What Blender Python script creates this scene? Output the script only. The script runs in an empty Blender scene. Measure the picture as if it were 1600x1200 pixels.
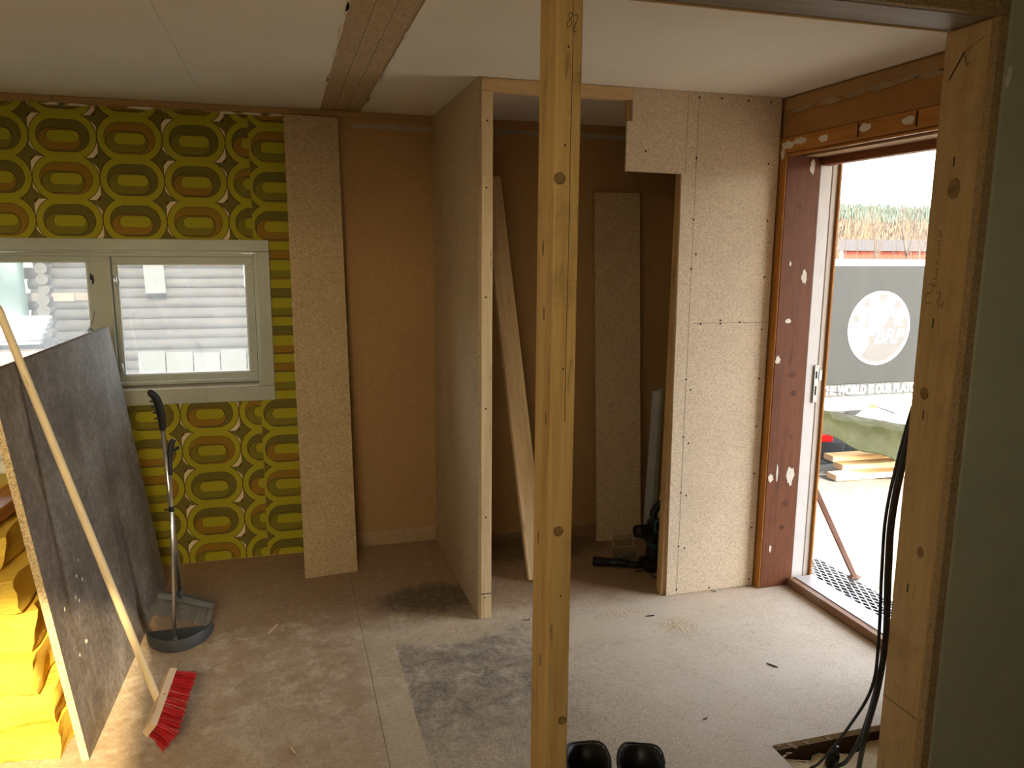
import bpy, bmesh, math, random
from mathutils import Vector, Matrix, noise as mnoise
from mathutils.geometry import tessellate_polygon
random.seed(7)
SC = bpy.context.scene
COL = SC.collection
R = math.radians

# ------------------------------------------------------------------ camera
yaw, pitch, roll, FPX, CAMH = R(16.21), R(9.81), R(.47), 1227.0, 1.62
fw = Vector((math.sin(yaw)*math.cos(pitch), math.cos(yaw)*math.cos(pitch), -math.sin(pitch)))
rt = Vector((math.cos(yaw), -math.sin(yaw), 0)); up = rt.cross(fw)
r2 = rt*math.cos(roll)+up*math.sin(roll); u2 = up*math.cos(roll)-rt*math.sin(roll)
cd = bpy.data.cameras.new('camera'); cam = bpy.data.objects.new('camera', cd); COL.objects.link(cam)
cd.sensor_fit = 'HORIZONTAL'; cd.sensor_width = 36; cd.lens = 36*FPX/1600; cd.clip_start = .05; cd.clip_end = 3000
cam.matrix_world = Matrix(((r2.x, u2.x, -fw.x, 0), (r2.y, u2.y, -fw.y, 0), (r2.z, u2.z, -fw.z, CAMH), (0, 0, 0, 1)))
SC.camera = cam

# ------------------------------------------------------------------ light
SUN_DIR = Vector((-.10, 1, -.52)).normalized()
SC.view_settings.view_transform = 'Standard'; SC.view_settings.look = 'None'
SC.view_settings.gamma = 1; SC.view_settings.use_curve_mapping = False
SC.view_settings.exposure = 3.42
wd = bpy.data.worlds.new('sky'); SC.world = wd; wd.use_nodes = True
wn = wd.node_tree; wn.nodes.clear()
sky = wn.nodes.new('ShaderNodeTexSky'); sky.sky_type = 'NISHITA'; sky.sun_disc = False
sky.sun_elevation = math.asin(-SUN_DIR.z); sky.sun_rotation = R(180-5.7); sky.air_density = 1.0; sky.dust_density = 3.5; sky.ozone_density = .5
bgn = wn.nodes.new('ShaderNodeBackground'); bgn.inputs[1].default_value = .25
wo = wn.nodes.new('ShaderNodeOutputWorld')
hz = wn.nodes.new('ShaderNodeHueSaturation'); hz.inputs['Saturation'].default_value = .45   # thin milky haze
wn.links.new(sky.outputs[0], hz.inputs['Color']); wn.links.new(hz.outputs[0], bgn.inputs[0]); wn.links.new(bgn.outputs[0], wo.inputs[0])
sd = bpy.data.lights.new('sun', 'SUN'); sd.energy = 3.6; sd.color = (1, .91, .76); sd.angle = R(1.6)
sun = bpy.data.objects.new('sun', sd); COL.objects.link(sun); sun.rotation_euler = SUN_DIR.to_track_quat('-Z', 'Y').to_euler()
sun.location = (0, -12, 9)

def portal(name, loc, size, direction):
    l = bpy.data.lights.new(name, 'AREA'); l.shape = 'RECTANGLE'; l.size, l.size_y = size
    l.cycles.is_portal = True
    o = bpy.data.objects.new(name, l); COL.objects.link(o); o.location = loc
    o.rotation_euler = Vector(direction).to_track_quat('-Z', 'Z').to_euler()
portal('door_portal', (2.62, 2.66, 1.0), (1.0, 2.1), (-1, 0, 0))
portal('window_portal', (-.84, 4.34, 1.25), (1.5, .8), (0, -1, 0))
portal('rear_window_portal', (-.74, -.8, 1.88), (1.3, .9), (0, 1, 0))
SC.cycles.use_denoising = True
SC.cycles.max_bounces = 12; SC.cycles.diffuse_bounces = 8; SC.cycles.glossy_bounces = 4; SC.cycles.transparent_max_bounces = 12
SC.cycles.sample_clamp_indirect = 6; SC.cycles.caustics_reflective = False; SC.cycles.caustics_refractive = False

# ------------------------------------------------------------------ node maths
class S:
    """a shader socket (or number) with arithmetic"""
    def __init__(s, nt, v): s.nt, s.v = nt, v
    def _m(s, op, *a):
        n = s.nt.nodes.new('ShaderNodeMath'); n.operation = op
        for i, q in enumerate((s,)+a):
            q = q.v if isinstance(q, S) else q
            if isinstance(q, (int, float)): n.inputs[i].default_value = q
            else: s.nt.links.new(q, n.inputs[i])
        return S(s.nt, n.outputs[0])
    def __add__(s, o): return s._m('ADD', o)
    def __radd__(s, o): return s._m('ADD', o)
    def __sub__(s, o): return s._m('SUBTRACT', o)
    def __rsub__(s, o): return (s*-1)+o
    def __mul__(s, o): return s._m('MULTIPLY', o)
    __rmul__ = __mul__
    def __truediv__(s, o): return s._m('DIVIDE', o)
    def abs(s): return s._m('ABSOLUTE')
    def floor(s): return s._m('FLOOR')
    def sqrt(s): return s._m('SQRT')
    def mod(s, o): return s._m('FLOORED_MODULO', o)
    def lt(s, o): return s._m('LESS_THAN', o)
    def gt(s, o): return s._m('GREATER_THAN', o)
    def max(s, o): return s._m('MAXIMUM', o)
    def min(s, o): return s._m('MINIMUM', o)
    def step(s, a, b):
        n = s.nt.nodes.new('ShaderNodeMapRange'); n.interpolation_type = 'SMOOTHSTEP'; n.clamp = True
        s.nt.links.new(s.v, n.inputs[0]); n.inputs[1].default_value = a; n.inputs[2].default_value = b
        return S(s.nt, n.outputs[0])

class MB:
    """material builder"""
    def __init__(s, name, rough=.7, metal=0, spec=.3):
        s.m = bpy.data.materials.new(name); s.m.use_nodes = True; s.nt = s.m.node_tree; s.nt.nodes.clear()
        s.out = s.nt.nodes.new('ShaderNodeOutputMaterial'); s.b = s.nt.nodes.new('ShaderNodeBsdfPrincipled')
        s.nt.links.new(s.b.outputs[0], s.out.inputs[0])
        s.b.inputs['Roughness'].default_value = rough; s.b.inputs['Metallic'].default_value = metal
        s.b.inputs['Specular IOR Level'].default_value = spec
        s.tc = s.nt.nodes.new('ShaderNodeTexCoord'); s.oi = None
    def co(s, scale=(1, 1, 1), vary=False):
        mp = s.nt.nodes.new('ShaderNodeMapping'); mp.inputs['Scale'].default_value = scale
        s.nt.links.new(s.tc.outputs['Object'], mp.inputs[0])
        if vary:
            oi = s.nt.nodes.new('ShaderNodeObjectInfo'); ml = s.nt.nodes.new('ShaderNodeMath'); ml.operation = 'MULTIPLY'; ml.inputs[1].default_value = 37
            s.nt.links.new(oi.outputs['Random'], ml.inputs[0]); s.nt.links.new(ml.outputs[0], mp.inputs['Location'])
        return mp.outputs[0]
    def xyz(s):
        n = s.nt.nodes.new('ShaderNodeSeparateXYZ'); s.nt.links.new(s.tc.outputs['Object'], n.inputs[0])
        return [S(s.nt, n.outputs[i]) for i in range(3)]
    def noise(s, scale, detail=4, rough=.6, co=None, dist=0):
        n = s.nt.nodes.new('ShaderNodeTexNoise'); n.inputs['Scale'].default_value = scale; n.inputs['Detail'].default_value = detail
        n.inputs['Roughness'].default_value = rough; n.inputs['Distortion'].default_value = dist
        s.nt.links.new(co or s.tc.outputs['Object'], n.inputs['Vector']); return S(s.nt, n.outputs[0])
    def voro(s, scale, co=None, feat='F1', out=0):
        n = s.nt.nodes.new('ShaderNodeTexVoronoi'); n.feature = feat; n.inputs['Scale'].default_value = scale
        s.nt.links.new(co or s.tc.outputs['Object'], n.inputs['Vector'])
        o = n.outputs[out]
        return S(s.nt, o) if out == 0 else o
    def grey(s, colsock):
        n = s.nt.nodes.new('ShaderNodeSeparateColor'); s.nt.links.new(colsock, n.inputs[0]); return S(s.nt, n.outputs[0])
    def ramp(s, f, stops):
        n = s.nt.nodes.new('ShaderNodeValToRGB'); s.nt.links.new(f.v, n.inputs[0]); e = n.color_ramp.elements
        while len(e) < len(stops): e.new(.5)
        for q, (p, c) in zip(e, stops): q.position = p; q.color = (*c, 1)
        return n.outputs[0]
    def mix(s, f, a, b, mode='MIX'):
        n = s.nt.nodes.new('ShaderNodeMix'); n.data_type = 'RGBA'; n.blend_type = mode
        for i, q in ((0, f), (6, a), (7, b)):
            if isinstance(q, S): q = q.v
            if isinstance(q, (int, float)): n.inputs[i].default_value = q
            elif isinstance(q, tuple): n.inputs[i].default_value = (*q, 1)
            else: s.nt.links.new(q, n.inputs[i])
        return n.outputs[2]
    def col(s, c):
        if isinstance(c, tuple): s.b.inputs['Base Color'].default_value = (*c, 1)
        else: s.nt.links.new(c, s.b.inputs['Base Color'])
        return s
    def bump(s, h, strength=.3, dist=.002):
        n = s.nt.nodes.new('ShaderNodeBump'); n.inputs['Strength'].default_value = strength; n.inputs['Distance'].default_value = dist
        s.nt.links.new(h.v, n.inputs['Height']); s.nt.links.new(n.outputs[0], s.b.inputs['Normal']); return s

def c255(r, g, b):
    return tuple((v/255/12.92 if v/255 <= .04045 else ((v/255+.055)/1.055)**2.4) for v in (r, g, b))

def m_plain(name, c, rough=.6, metal=0, var=.15, scale=8, spec=.3):
    b = MB(name, rough, metal, spec); n = b.noise(scale, 5)
    d = tuple(x*(1-var) for x in c); l = tuple(min(1, x*(1+var)) for x in c)
    b.col(b.ramp(n, [(.3, d), (.7, l)])); b.bump(b.noise(scale*12, 3), .1, .001); return b.m

def m_chip(name, c, contrast=.35, dirt=None):
    b = MB(name, .85, 0, .2); co = b.co((1, 1, 1), True)
    fl = b.grey(b.voro(260, co, out=1)); n = b.noise(120, 5, .7, co); lo = b.noise(3.5, 5, .6, co)
    f = fl*.55+n*.45
    k = b.ramp(f, [(.15, tuple(x*(1-contrast*1.3) for x in c)), (.5, c), (.85, tuple(min(1, x*(1+contrast*.8)) for x in c))])
    k = b.mix(lo.step(.35, .7)*.22, k, tuple(x*.62 for x in c))
    sp = b.noise(330, 2, .5, co).step(.70, .78)
    k = b.mix(sp*.7, k, tuple(x*.35 for x in c))
    if dirt: k = b.mix(b.noise(7, 6, .7, co).step(.45, .7)*.6, k, dirt)
    b.col(k); b.bump(f, .18, .0015); return b.m

def m_wood(name, c, c2, axis=2, grain=26, stretch=16, rough=.65, blotch=None, spec=.25):
    b = MB(name, rough, 0, spec); sc = [1, 1, 1]; sc[axis] = 1/stretch
    co = b.co(tuple(sc), True)
    a = b.noise(grain, 6, .65, co, 1.2); f2 = b.noise(grain*7, 3, .6, co)
    k = b.ramp(a*.75+f2*.25, [(.25, c2), (.55, c), (.8, tuple(min(1, x*1.12) for x in c))])
    sc2 = [1, 1, 1]; sc2[axis] = .12
    st = b.noise(60, 3, .6, b.co(tuple(sc2), True)).step(.63, .72)
    k = b.mix(st*.55, k, tuple(x*.45 for x in c2))
    if blotch: k = b.mix(b.noise(5, 6, .7, b.co((1, 1, 1), True)).step(.5, .75)*.75, k, blotch)
    b.col(k); b.bump(a, .2, .0015); return b.m

# ------------------------------------------------------------------ mesh helpers
def tag(o, label=None, cat=None, group=None, kind=None):
    if label: o['label'] = label
    if cat: o['category'] = cat
    if group: o['group'] = group
    if kind: o['kind'] = kind
    return o

def empty(name, loc=(0, 0, 0), rz=0, parent=None):
    o = bpy.data.objects.new(name, None); COL.objects.link(o); o.location = loc; o.rotation_euler = (0, 0, rz); o.empty_display_size = .1
    if parent: o.parent = parent
    return o

def put(name, me, mat, parent=None, loc=None, mw=None, smooth=False):
    o = bpy.data.objects.new(name, me); COL.objects.link(o)
    if mat and not me.materials: me.materials.append(mat)
    if smooth:
        for p in me.polygons: p.use_smooth = True
    if mw is not None: o.matrix_world = mw
    if loc is not None: o.location = loc
    if parent: o.parent = parent
    return o

def bm_mesh(bm, name):
    bmesh.ops.recalc_face_normals(bm, faces=bm.faces[:])
    me = bpy.data.meshes.new(name); bm.to_mesh(me); bm.free(); return me

def add_box(bm, x0, x1, y0, y1, z0, z1, bevel=0, seg=1):
    r = bmesh.ops.create_cube(bm, size=1)
    for v in r['verts']: v.co = Vector(((x0+x1)/2+v.co.x*(x1-x0), (y0+y1)/2+v.co.y*(y1-y0), (z0+z1)/2+v.co.z*(z1-z0)))
    if bevel > 0:
        es = list({e for v in r['verts'] for e in v.link_edges})
        bmesh.ops.bevel(bm, geom=es, offset=bevel, segments=seg, affect='EDGES', profile=.5)

def box(name, x0, x1, y0, y1, z0, z1, mat, parent=None, bevel=0, keep=False, seg=1):
    """box in parent (or world) coordinates; its own origin sits at its base unless keep"""
    c = Vector((0, 0, 0)) if keep else Vector(((x0+x1)/2, (y0+y1)/2, z0))
    bm = bmesh.new(); add_box(bm, x0-c.x, x1-c.x, y0-c.y, y1-c.y, z0-c.z, z1-c.z, bevel, seg)
    return put(name, bm_mesh(bm, name), mat, parent, c)

def poly_prism(name, pts, y0, y1, mat, parent=None, loc=None):
    """polygon in xz extruded from y0 to y1"""
    bm = bmesh.new()
    a = [bm.verts.new((x, y0, z)) for x, z in pts]; b = [bm.verts.new((x, y1, z)) for x, z in pts]
    n = len(pts); tri = tessellate_polygon([[Vector((x, z, 0)) for x, z in pts]])
    for t in tri: bm.faces.new([a[i] for i in t]); bm.faces.new([b[i] for i in t[::-1]])
    for i in range(n): bm.faces.new((a[i], b[i], b[(i+1) % n], a[(i+1) % n]))
    return put(name, bm_mesh(bm, name), mat, parent, loc)

def axes(o, ex, ey, ez):
    ex, ey, ez = (Vector(v) for v in (ex, ey, ez))
    return Matrix(((ex.x, ey.x, ez.x, o[0]), (ex.y, ey.y, ez.y, o[1]), (ex.z, ey.z, ez.z, o[2]), (0, 0, 0, 1)))

def lean_frame(bl, br, tl):
    """frame with x along the bottom edge, z up the board, y into the board's back"""
    bl, br, tl = Vector(bl), Vector(br), Vector(tl)
    ez = tl-bl; h = ez.length; ez.normalize(); ex = br-bl; ex -= ez*ex.dot(ez); w = ex.length; ex.normalize()
    return axes(bl, ex, ez.cross(ex), ez), w, h

def spline(pts, n=6):
    p = [Vector(q) for q in pts]
    if len(p) < 3 or n <= 1: return p
    out = []
    for i in range(len(p)-1):
        p0 = p[max(i-1, 0)]; p1 = p[i]; p2 = p[i+1]; p3 = p[min(i+2, len(p)-1)]
        for k in range(n):
            t = k/n; out.append(.5*((2*p1)+(p2-p0)*t+(2*p0-5*p1+4*p2-p3)*t*t+(3*p1-p0-3*p2+p3)*t**3))
    return out+[p[-1]]

def add_tube(bm, pts, r, seg=8, cap=True):
    pts = [Vector(p) for p in pts]; rings = []; ref = None
    rr = r if isinstance(r, (list, tuple)) else [r]*len(pts)
    for i, p in enumerate(pts):
        t = (pts[min(i+1, len(pts)-1)]-pts[max(i-1, 0)]).normalized()
        if ref is None: ref = t.orthogonal().normalized()
        ref = (ref-t*ref.dot(t))
        ref = ref.normalized() if ref.length > 1e-6 else t.orthogonal().normalized()
        b = t.cross(ref)
        rings.append([bm.verts.new(p+(ref*math.cos(a)+b*math.sin(a))*rr[i]) for a in (2*math.pi*k/seg for k in range(seg))])
    for a, b in zip(rings, rings[1:]):
        for k in range(seg): bm.faces.new((a[k], a[(k+1) % seg], b[(k+1) % seg], b[k]))
    if cap: bm.faces.new(rings[0][::-1]); bm.faces.new(rings[-1])

def tube(name, pts, r, mat, parent=None, seg=10, n=6, smooth=True, loc=None):
    bm = bmesh.new(); q = spline(pts, n)
    if isinstance(r, (list, tuple)) and len(q) != len(r):
        m = len(r)-1; r = [r[min(int(i/(len(q)-1)*m), m-1)]*(1-((i/(len(q)-1)*m)-min(int(i/(len(q)-1)*m), m-1)))+r[min(int(i/(len(q)-1)*m), m-1)+1]*((i/(len(q)-1)*m)-min(int(i/(len(q)-1)*m), m-1)) for i in range(len(q))]
    add_tube(bm, q, r, seg); return put(name, bm_mesh(bm, name), mat, parent, loc, smooth=smooth)

def lathe(name, prof, mat, parent=None, seg=20, loc=None, mw=None, smooth=True):
    bm = bmesh.new(); rings = []
    for r, z in prof: rings.append([bm.verts.new((max(r, 1e-4)*math.cos(2*math.pi*k/seg), max(r, 1e-4)*math.sin(2*math.pi*k/seg), z)) for k in range(seg)])
    for a, b in zip(rings, rings[1:]):
        for k in range(seg): bm.faces.new((a[k], a[(k+1) % seg], b[(k+1) % seg], b[k]))
    bm.faces.new(rings[0][::-1]); bm.faces.new(rings[-1])
    return put(name, bm_mesh(bm, name), mat, parent, loc, mw, smooth)

def blob(name, pts, normal_axis, at, mat, parent, th=.0015):
    """thin irregular patch: 2-D outline on a plane across an axis"""
    bm = bmesh.new(); A = []; B = []
    for a, b in pts:
        p = {'x': (at, a, b), 'y': (a, at, b), 'z': (a, b, at)}[normal_axis[1]]
        q = list(p); q['xyz'.index(normal_axis[1])] += th if normal_axis[0] == '+' else -th
        A.append(bm.verts.new(p)); B.append(bm.verts.new(q))
    n = len(pts); bm.faces.new(B)
    for i in range(n): bm.faces.new((A[i], A[(i+1) % n], B[(i+1) % n], B[i]))
    return put(name, bm_mesh(bm, name), mat, parent)

def ragged(cx, cy, rx, ry, n=11, j=.35, rnd=random):
    return [(cx+rx*math.cos(2*math.pi*i/n)*(1+rnd.uniform(-j, j)), cy+ry*math.sin(2*math.pi*i/n)*(1+rnd.uniform(-j, j))) for i in range(n)]

def text_mesh(s, size, extrude=.001, shear=0, bold=0):
    cu = bpy.data.curves.new('lettering', 'FONT'); cu.body = s; cu.size = size; cu.extrude = extrude; cu.shear = shear; cu.offset = bold
    cu.align_x = 'CENTER'; cu.align_y = 'CENTER'
    o = bpy.data.objects.new('lettering', cu); COL.objects.link(o); bpy.context.view_layer.update()
    me = bpy.data.meshes.new_from_object(o.evaluated_get(bpy.context.evaluated_depsgraph_get()))
    bpy.data.objects.remove(o); bpy.data.curves.remove(cu); return me

# ------------------------------------------------------------------ materials
M_CHIP = m_chip('chipboard_fresh', (.72, .605, .445), .26)
M_CHIP_DK = m_chip('chipboard_sheet', (.52, .395, .235))
M_CHIP_EDGE = m_chip('chipboard_edge', (.36, .25, .13), .3)
M_HARD = m_chip('brown_hardboard', (.42, .255, .115), .16)
M_HARD_OR = m_chip('orange_hardboard', (.40, .20, .065), .14)
M_PINE = m_wood('fresh_pine', (.74, .58, .35), (.56, .38, .19))
M_PINE_X = m_wood('fresh_pine_lying', (.70, .50, .27), (.50, .32, .14), 0)
M_POST = m_wood('aged_pine', (.58, .39, .15), (.36, .21, .06), 2, 20, 18, blotch=(.11, .085, .05))
M_STUD = m_wood('old_timber', (.52, .355, .165), (.36, .225, .09), 2, 18, 20, blotch=(.30, .195, .10))
M_ORANGE = m_wood('varnished_orange_wood', (.48, .21, .045), (.28, .10, .02), 2, 24, 18, .45)
M_RED = m_wood('red_stained_wood', (.17, .062, .028), (.085, .03, .014), 2, 34, 14, .6, blotch=(.10, .04, .022))
M_ORANGE_Y = m_wood('varnished_orange_wood_lying', (.48, .21, .045), (.28, .10, .02), 1, 24, 18, .45)
M_RED_Y = m_wood('red_stained_wood_lying', (.24, .085, .03), (.12, .04, .015), 1, 34, 14, .6)
M_OLDW = m_wood('weathered_grey_board', (.30, .25, .20), (.16, .13, .10), 0, 22, 20)
M_THRESH = m_wood('worn_brown_wood', (.27, .15, .08), (.12, .06, .03), 1, 22, 16, .6, blotch=(.36, .30, .25))

def m_ceiling():
    b = MB('matt_white_ceiling_paint', .9); n = b.noise(1.3, 5, .6); f = b.noise(9, 4)
    k = b.ramp(n, [(.3, (.80, .76, .66)), (.7, (.86, .83, .74))])
    k = b.mix(b.voro(6, b.co((1, .35, 1))).lt(.018)*.5, k, (.3, .26, .2))
    b.col(k); b.bump(f, .05, .002); return b.m
M_CEIL = m_ceiling()
def m_paint(name, c, dirt, amt=.5, rough=.4):
    b = MB(name, rough, 0, .4); n = b.noise(6, 6, .7); sc = b.noise(40, 5, .7, b.co((1, 1, .2)))
    k = b.ramp(n, [(.3, tuple(x*.86 for x in c)), (.7, c)]); k = b.mix(sc.step(.6, .72)*amt, k, dirt)
    b.col(k); b.bump(sc, .12, .001); return b.m
M_FRAME = m_paint('window_frame_paint', (.42, .44, .375), (.30, .29, .22), .45)
M_SILL = m_paint('sill_paint', (.70, .72, .70), (.5, .48, .42), .3, .25)
M_WHITEW = m_paint('worn_white_paint', (.72, .72, .72), (.32, .25, .20), .75)
M_WALLP = m_paint('pale_green_wall_paint', (.46, .47, .36), (.39, .39, .29), .2, .6)
M_PLASTER = m_plain('filler_plaster', (.72, .68, .60), .9)
M_TORN = m_plain('torn_wallpaper_backing', (.74, .67, .54), .9)

def m_wallpaper(name, xc, z0):
    W, H = .2795, .1895
    b = MB(name, .75, 0, .25); x, y, z = b.xyz()
    u = (x-xc)/W; cidx = (u+.5).floor(); du = (u-cidx)*W
    v = (z-z0)/H; ridx = (v+.5).floor(); dv = (v-ridx)*H
    def stad(cx, cy, s, r):
        qx = ((du-cx).abs()-s).max(0); q = dv-cy
        return ((qx*qx+q*q).sqrt())-r
    odd = cidx.mod(2).gt(.5)
    outer = stad(0, 0, .0315, .108); inner = stad(0, -.0, .038, .0715); core = stad(0, -.002, .042, .0255)
    arc = stad(-.013, -.017, .042, .048); arc2 = stad(.010, .010, .040, .048)
    k3 = (ridx+cidx*2).mod(3)
    weave = b.noise(160, 3, .7, b.co((1, 1, .35)))
    olive = b.mix(weave, (.16, .135, .011), (.23, .195, .019)); dark = b.mix(weave, (.10, .085, .012), (.19, .155, .024))
    orange = b.mix(weave, (.25, .13, .011), (.30, .17, .016)); band = b.mix(weave, (.345, .31, .013), (.375, .335, .015))
    gap = b.mix(weave, (.11, .09, .013), (.19, .155, .026))
    cream = b.mix(weave, (.66, .52, .30), (.78, .66, .42)); line = (.06, .032, .012)
    # gap with the crescents of the odd columns
    qa = stad(.017, -.013, .0315, .108); qb = stad(-.017, .013, .0315, .108)
    cr = qa.lt(0).max(qb.lt(0))*odd
    qa2 = stad(.026, -.020, .0315, .108); qb2 = stad(-.026, .020, .0315, .108)
    br = qa2.lt(0).max(qb2.lt(0))*odd
    k = b.mix(br, gap, (.085, .04, .015)); k = b.mix(cr, k, cream)
    k = b.mix(outer.lt(0), k, band)
    k = b.mix((outer.abs()).lt(.0016), k, line)
    up_c = b.mix(k3.lt(.5), dark, orange); lo_c = b.mix((k3-1).abs().lt(.5), olive, orange)
    ins = b.mix(arc.lt(0), up_c, lo_c)
    ins = b.mix(arc.abs().lt(.0013)*(core.gt(0)), ins, line)
    ins = b.mix((core.abs()).lt(.0022)*(dv.gt(-.012)), ins, (.03, .016, .006))
    ins = b.mix(core.lt(0), ins, band)
    k = b.mix(inner.lt(0), k, ins); k = b.mix(inner.abs().lt(.001), k, line)
    b.col(k); b.bump(weave, .15, .001); return b.m
M_WP1 = m_wallpaper('olive_chain_wallpaper', -.6605, 2.111)
M_WP2 = m_wallpaper('olive_chain_wallpaper_strip', -.0125, 2.097)

def m_floor():
    b = MB('stained_chipboard_floor', .8, 0, .25); x, y, z = b.xyz()
    n1 = b.noise(2.2, 6, .65); n2 = b.noise(6.5, 7, .7); n3 = b.noise(120, 4, .7); n4 = b.noise(22, 6, .75); n5 = b.noise(3.6, 7, .75, None, 1.5)
    fl = b.grey(b.voro(230, None, out=1))
    base = b.ramp(fl*.5+n3*.5, [(.2, (.36, .285, .195)), (.5, (.52, .425, .305)), (.8, (.64, .555, .44))])
    # warm brown worn varnish left of the removed wall, greyer fresh boards to the right
    left = 1-(x+(n2-.5)*.12).step(.18, .34)
    k = b.mix(left*(n1.step(.3, .62)*.45+.30), base, (.37, .255, .145))
    k = b.mix(left*(n2.step(.48, .70))*.45, k, (.28, .175, .10))
    # clean light strip where a wall stood
    strip = x.gt(.268)*x.lt(.388+0)*y.lt(3.3)
    k = b.mix(strip*.55, k, (.48, .38, .25))
    # old black glue bed right of the strip
    xe = x+(n4-.5)*.02; ye = y+(n2-.5)*.55
    glue = xe.gt(.388)*(1-(x+(n5-.5)*.5).step(.80, 1.05))*(1-ye.step(3.0, 3.16))
    gn = b.noise(11, 9, .85, None, .3)
    k = b.mix(glue*(gn.step(.30, .70)*.75+.12)*(y.step(2.15, 2.6)*.6+.4), k, (.085, .075, .072))
    k = b.mix(glue*n5.step(.5, .75)*.35, k, (.22, .15, .11))
    # brown and black floor inside the alcove and the cupboard
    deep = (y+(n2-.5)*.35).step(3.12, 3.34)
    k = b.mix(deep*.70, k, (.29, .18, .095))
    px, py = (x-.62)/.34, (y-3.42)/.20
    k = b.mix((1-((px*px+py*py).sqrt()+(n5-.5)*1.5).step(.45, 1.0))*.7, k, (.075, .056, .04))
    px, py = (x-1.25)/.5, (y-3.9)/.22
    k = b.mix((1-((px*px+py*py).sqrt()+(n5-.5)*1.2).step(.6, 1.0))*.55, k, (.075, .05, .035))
    px, py = (x-.69)/.085, (y-3.085)/.055
    k = b.mix((1-((px*px+py*py).sqrt()+(n4-.5)*.8).step(.75, .9))*.85, k, (.12, .085, .07))
    # pale dust films
    du = b.noise(7.5, 9, .82, None, .15).step(.47, .68)*y.step(2.2, 2.7)*(1-y.step(3.15, 3.5))*(1-(x.step(1.0, 1.4)))
    k = b.mix(du*.75, k, (.70, .61, .47))
    px, py = (x-.60)/.36, (y-3.08)/.13
    k = b.mix((1-((px*px+py*py).sqrt()+(n2-.5)*1.6).step(.5, 1.0))*.6, k, (.62, .52, .36))
    px, py = (x-1.45)/.55, (y-2.97)/.22
    k = b.mix((1-((px*px+py*py).sqrt()+(n2-.5)*1.2).step(.3, 1.0))*.55, k, (.66, .56, .40))
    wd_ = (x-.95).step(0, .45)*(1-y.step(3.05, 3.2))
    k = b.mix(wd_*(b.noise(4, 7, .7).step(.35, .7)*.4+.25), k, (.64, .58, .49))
    gr_ = b.noise(28, 9, .8); k = b.mix(gr_.step(.52, .66)*.35*(1-x.step(1.1, 1.5)), k, (.66, .58, .46)); k = b.mix((1-gr_.step(.34, .46))*.35, k, (.17, .115, .075))
    sp = b.noise(75, 3, .6, b.co((1, 2.2, 1))).step(.72, .76)
    k = b.mix(sp*.55, k, (.16, .10, .06))
    k = b.mix(b.noise(90, 3, .6).step(.74, .78)*.6, k, (.72, .66, .55))
    b.col(k); b.bump(n4*.6+n3*.4, .22, .002); return b.m
M_FLOOR = m_floor()

def m_darkboard():
    b = MB('grimy_dark_board', .55, 0, .35); n = b.noise(3.2, 8, .75); g = b.noise(40, 6, .7); v = b.noise(14, 5, .7, b.co((1, 1, .18)))
    k = b.ramp(n*.6+g*.4, [(.34, (.07, .055, .042)), (.5, (.19, .155, .125)), (.64, (.36, .32, .275))])
    k = b.mix(v.step(.55, .75)*.5, k, (.42, .38, .33)); k = b.mix(g.step(.66, .72)*.5, k, (.04, .03, .025))
    b.col(k); b.bump(g, .2, .001); return b.m
M_DARK = m_darkboard()
def m_wool(name, c, c2):
    b = MB(name, .95, 0, .1); n = b.noise(9, 7, .75, b.co((.5, .5, 2.5), True)); f = b.noise(70, 5, .75, b.co((.3, .6, 2.5), True))
    b.col(b.ramp(n*.6+f*.4, [(.3, c2), (.5, c), (.75, tuple(min(1, x*1.12) for x in c))])); b.bump(f*.6+n*.4, .9, .012); return b.m
M_WOOL = m_wool('yellow_glass_wool', (.78, .54, .08), (.52, .30, .03))
M_WOOLP = m_wool('pale_glass_wool', (.78, .70, .46), (.50, .38, .2))
M_PAPER = m_plain('paper_facing', (.66, .66, .56), .8)
M_HANDLE = m_wood('pale_broom_handle', (.74, .60, .36), (.62, .47, .25), 2, 12, 20, .5)
M_BLOCK = m_wood('beech_broom_block', (.72, .55, .37), (.60, .43, .27), 1, 30, 12, .6)
M_REDB = m_plain('red_plastic_bristles', (.50, .014, .018), .35, 0, .3, 60)
M_GREYB = m_plain('grey_bristles', (.20, .195, .18), .6, 0, .25, 60)
M_GREYP = m_plain('grey_plastic', (.060, .064, .066), .45)
M_BLACKP = m_plain('black_plastic', (.012, .012, .013), .4)
M_BLACKR = m_plain('black_rubber', (.010, .011, .012), .45, spec=.5)
M_TEAL = m_plain('teal_plastic', (.008, .09, .10), .4)
M_ALU = m_plain('satin_aluminium', (.72, .71, .68), .28, 1, .05)
M_STEEL = m_plain('galvanised_steel', (.52, .52, .52), .4, 1, .2)
M_DKMET = m_plain('dark_metal', (.035, .033, .032), .5, .6)
M_PENCIL = m_plain('pencil_mark', (.035, .028, .022), .9)
M_KNOT = m_wood('pine_knot', (.27, .165, .065), (.15, .085, .032), 1, 60, 2)
M_DUST = m_plain('sawdust', (.62, .50, .34), .95, 0, .2, 60)
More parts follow.
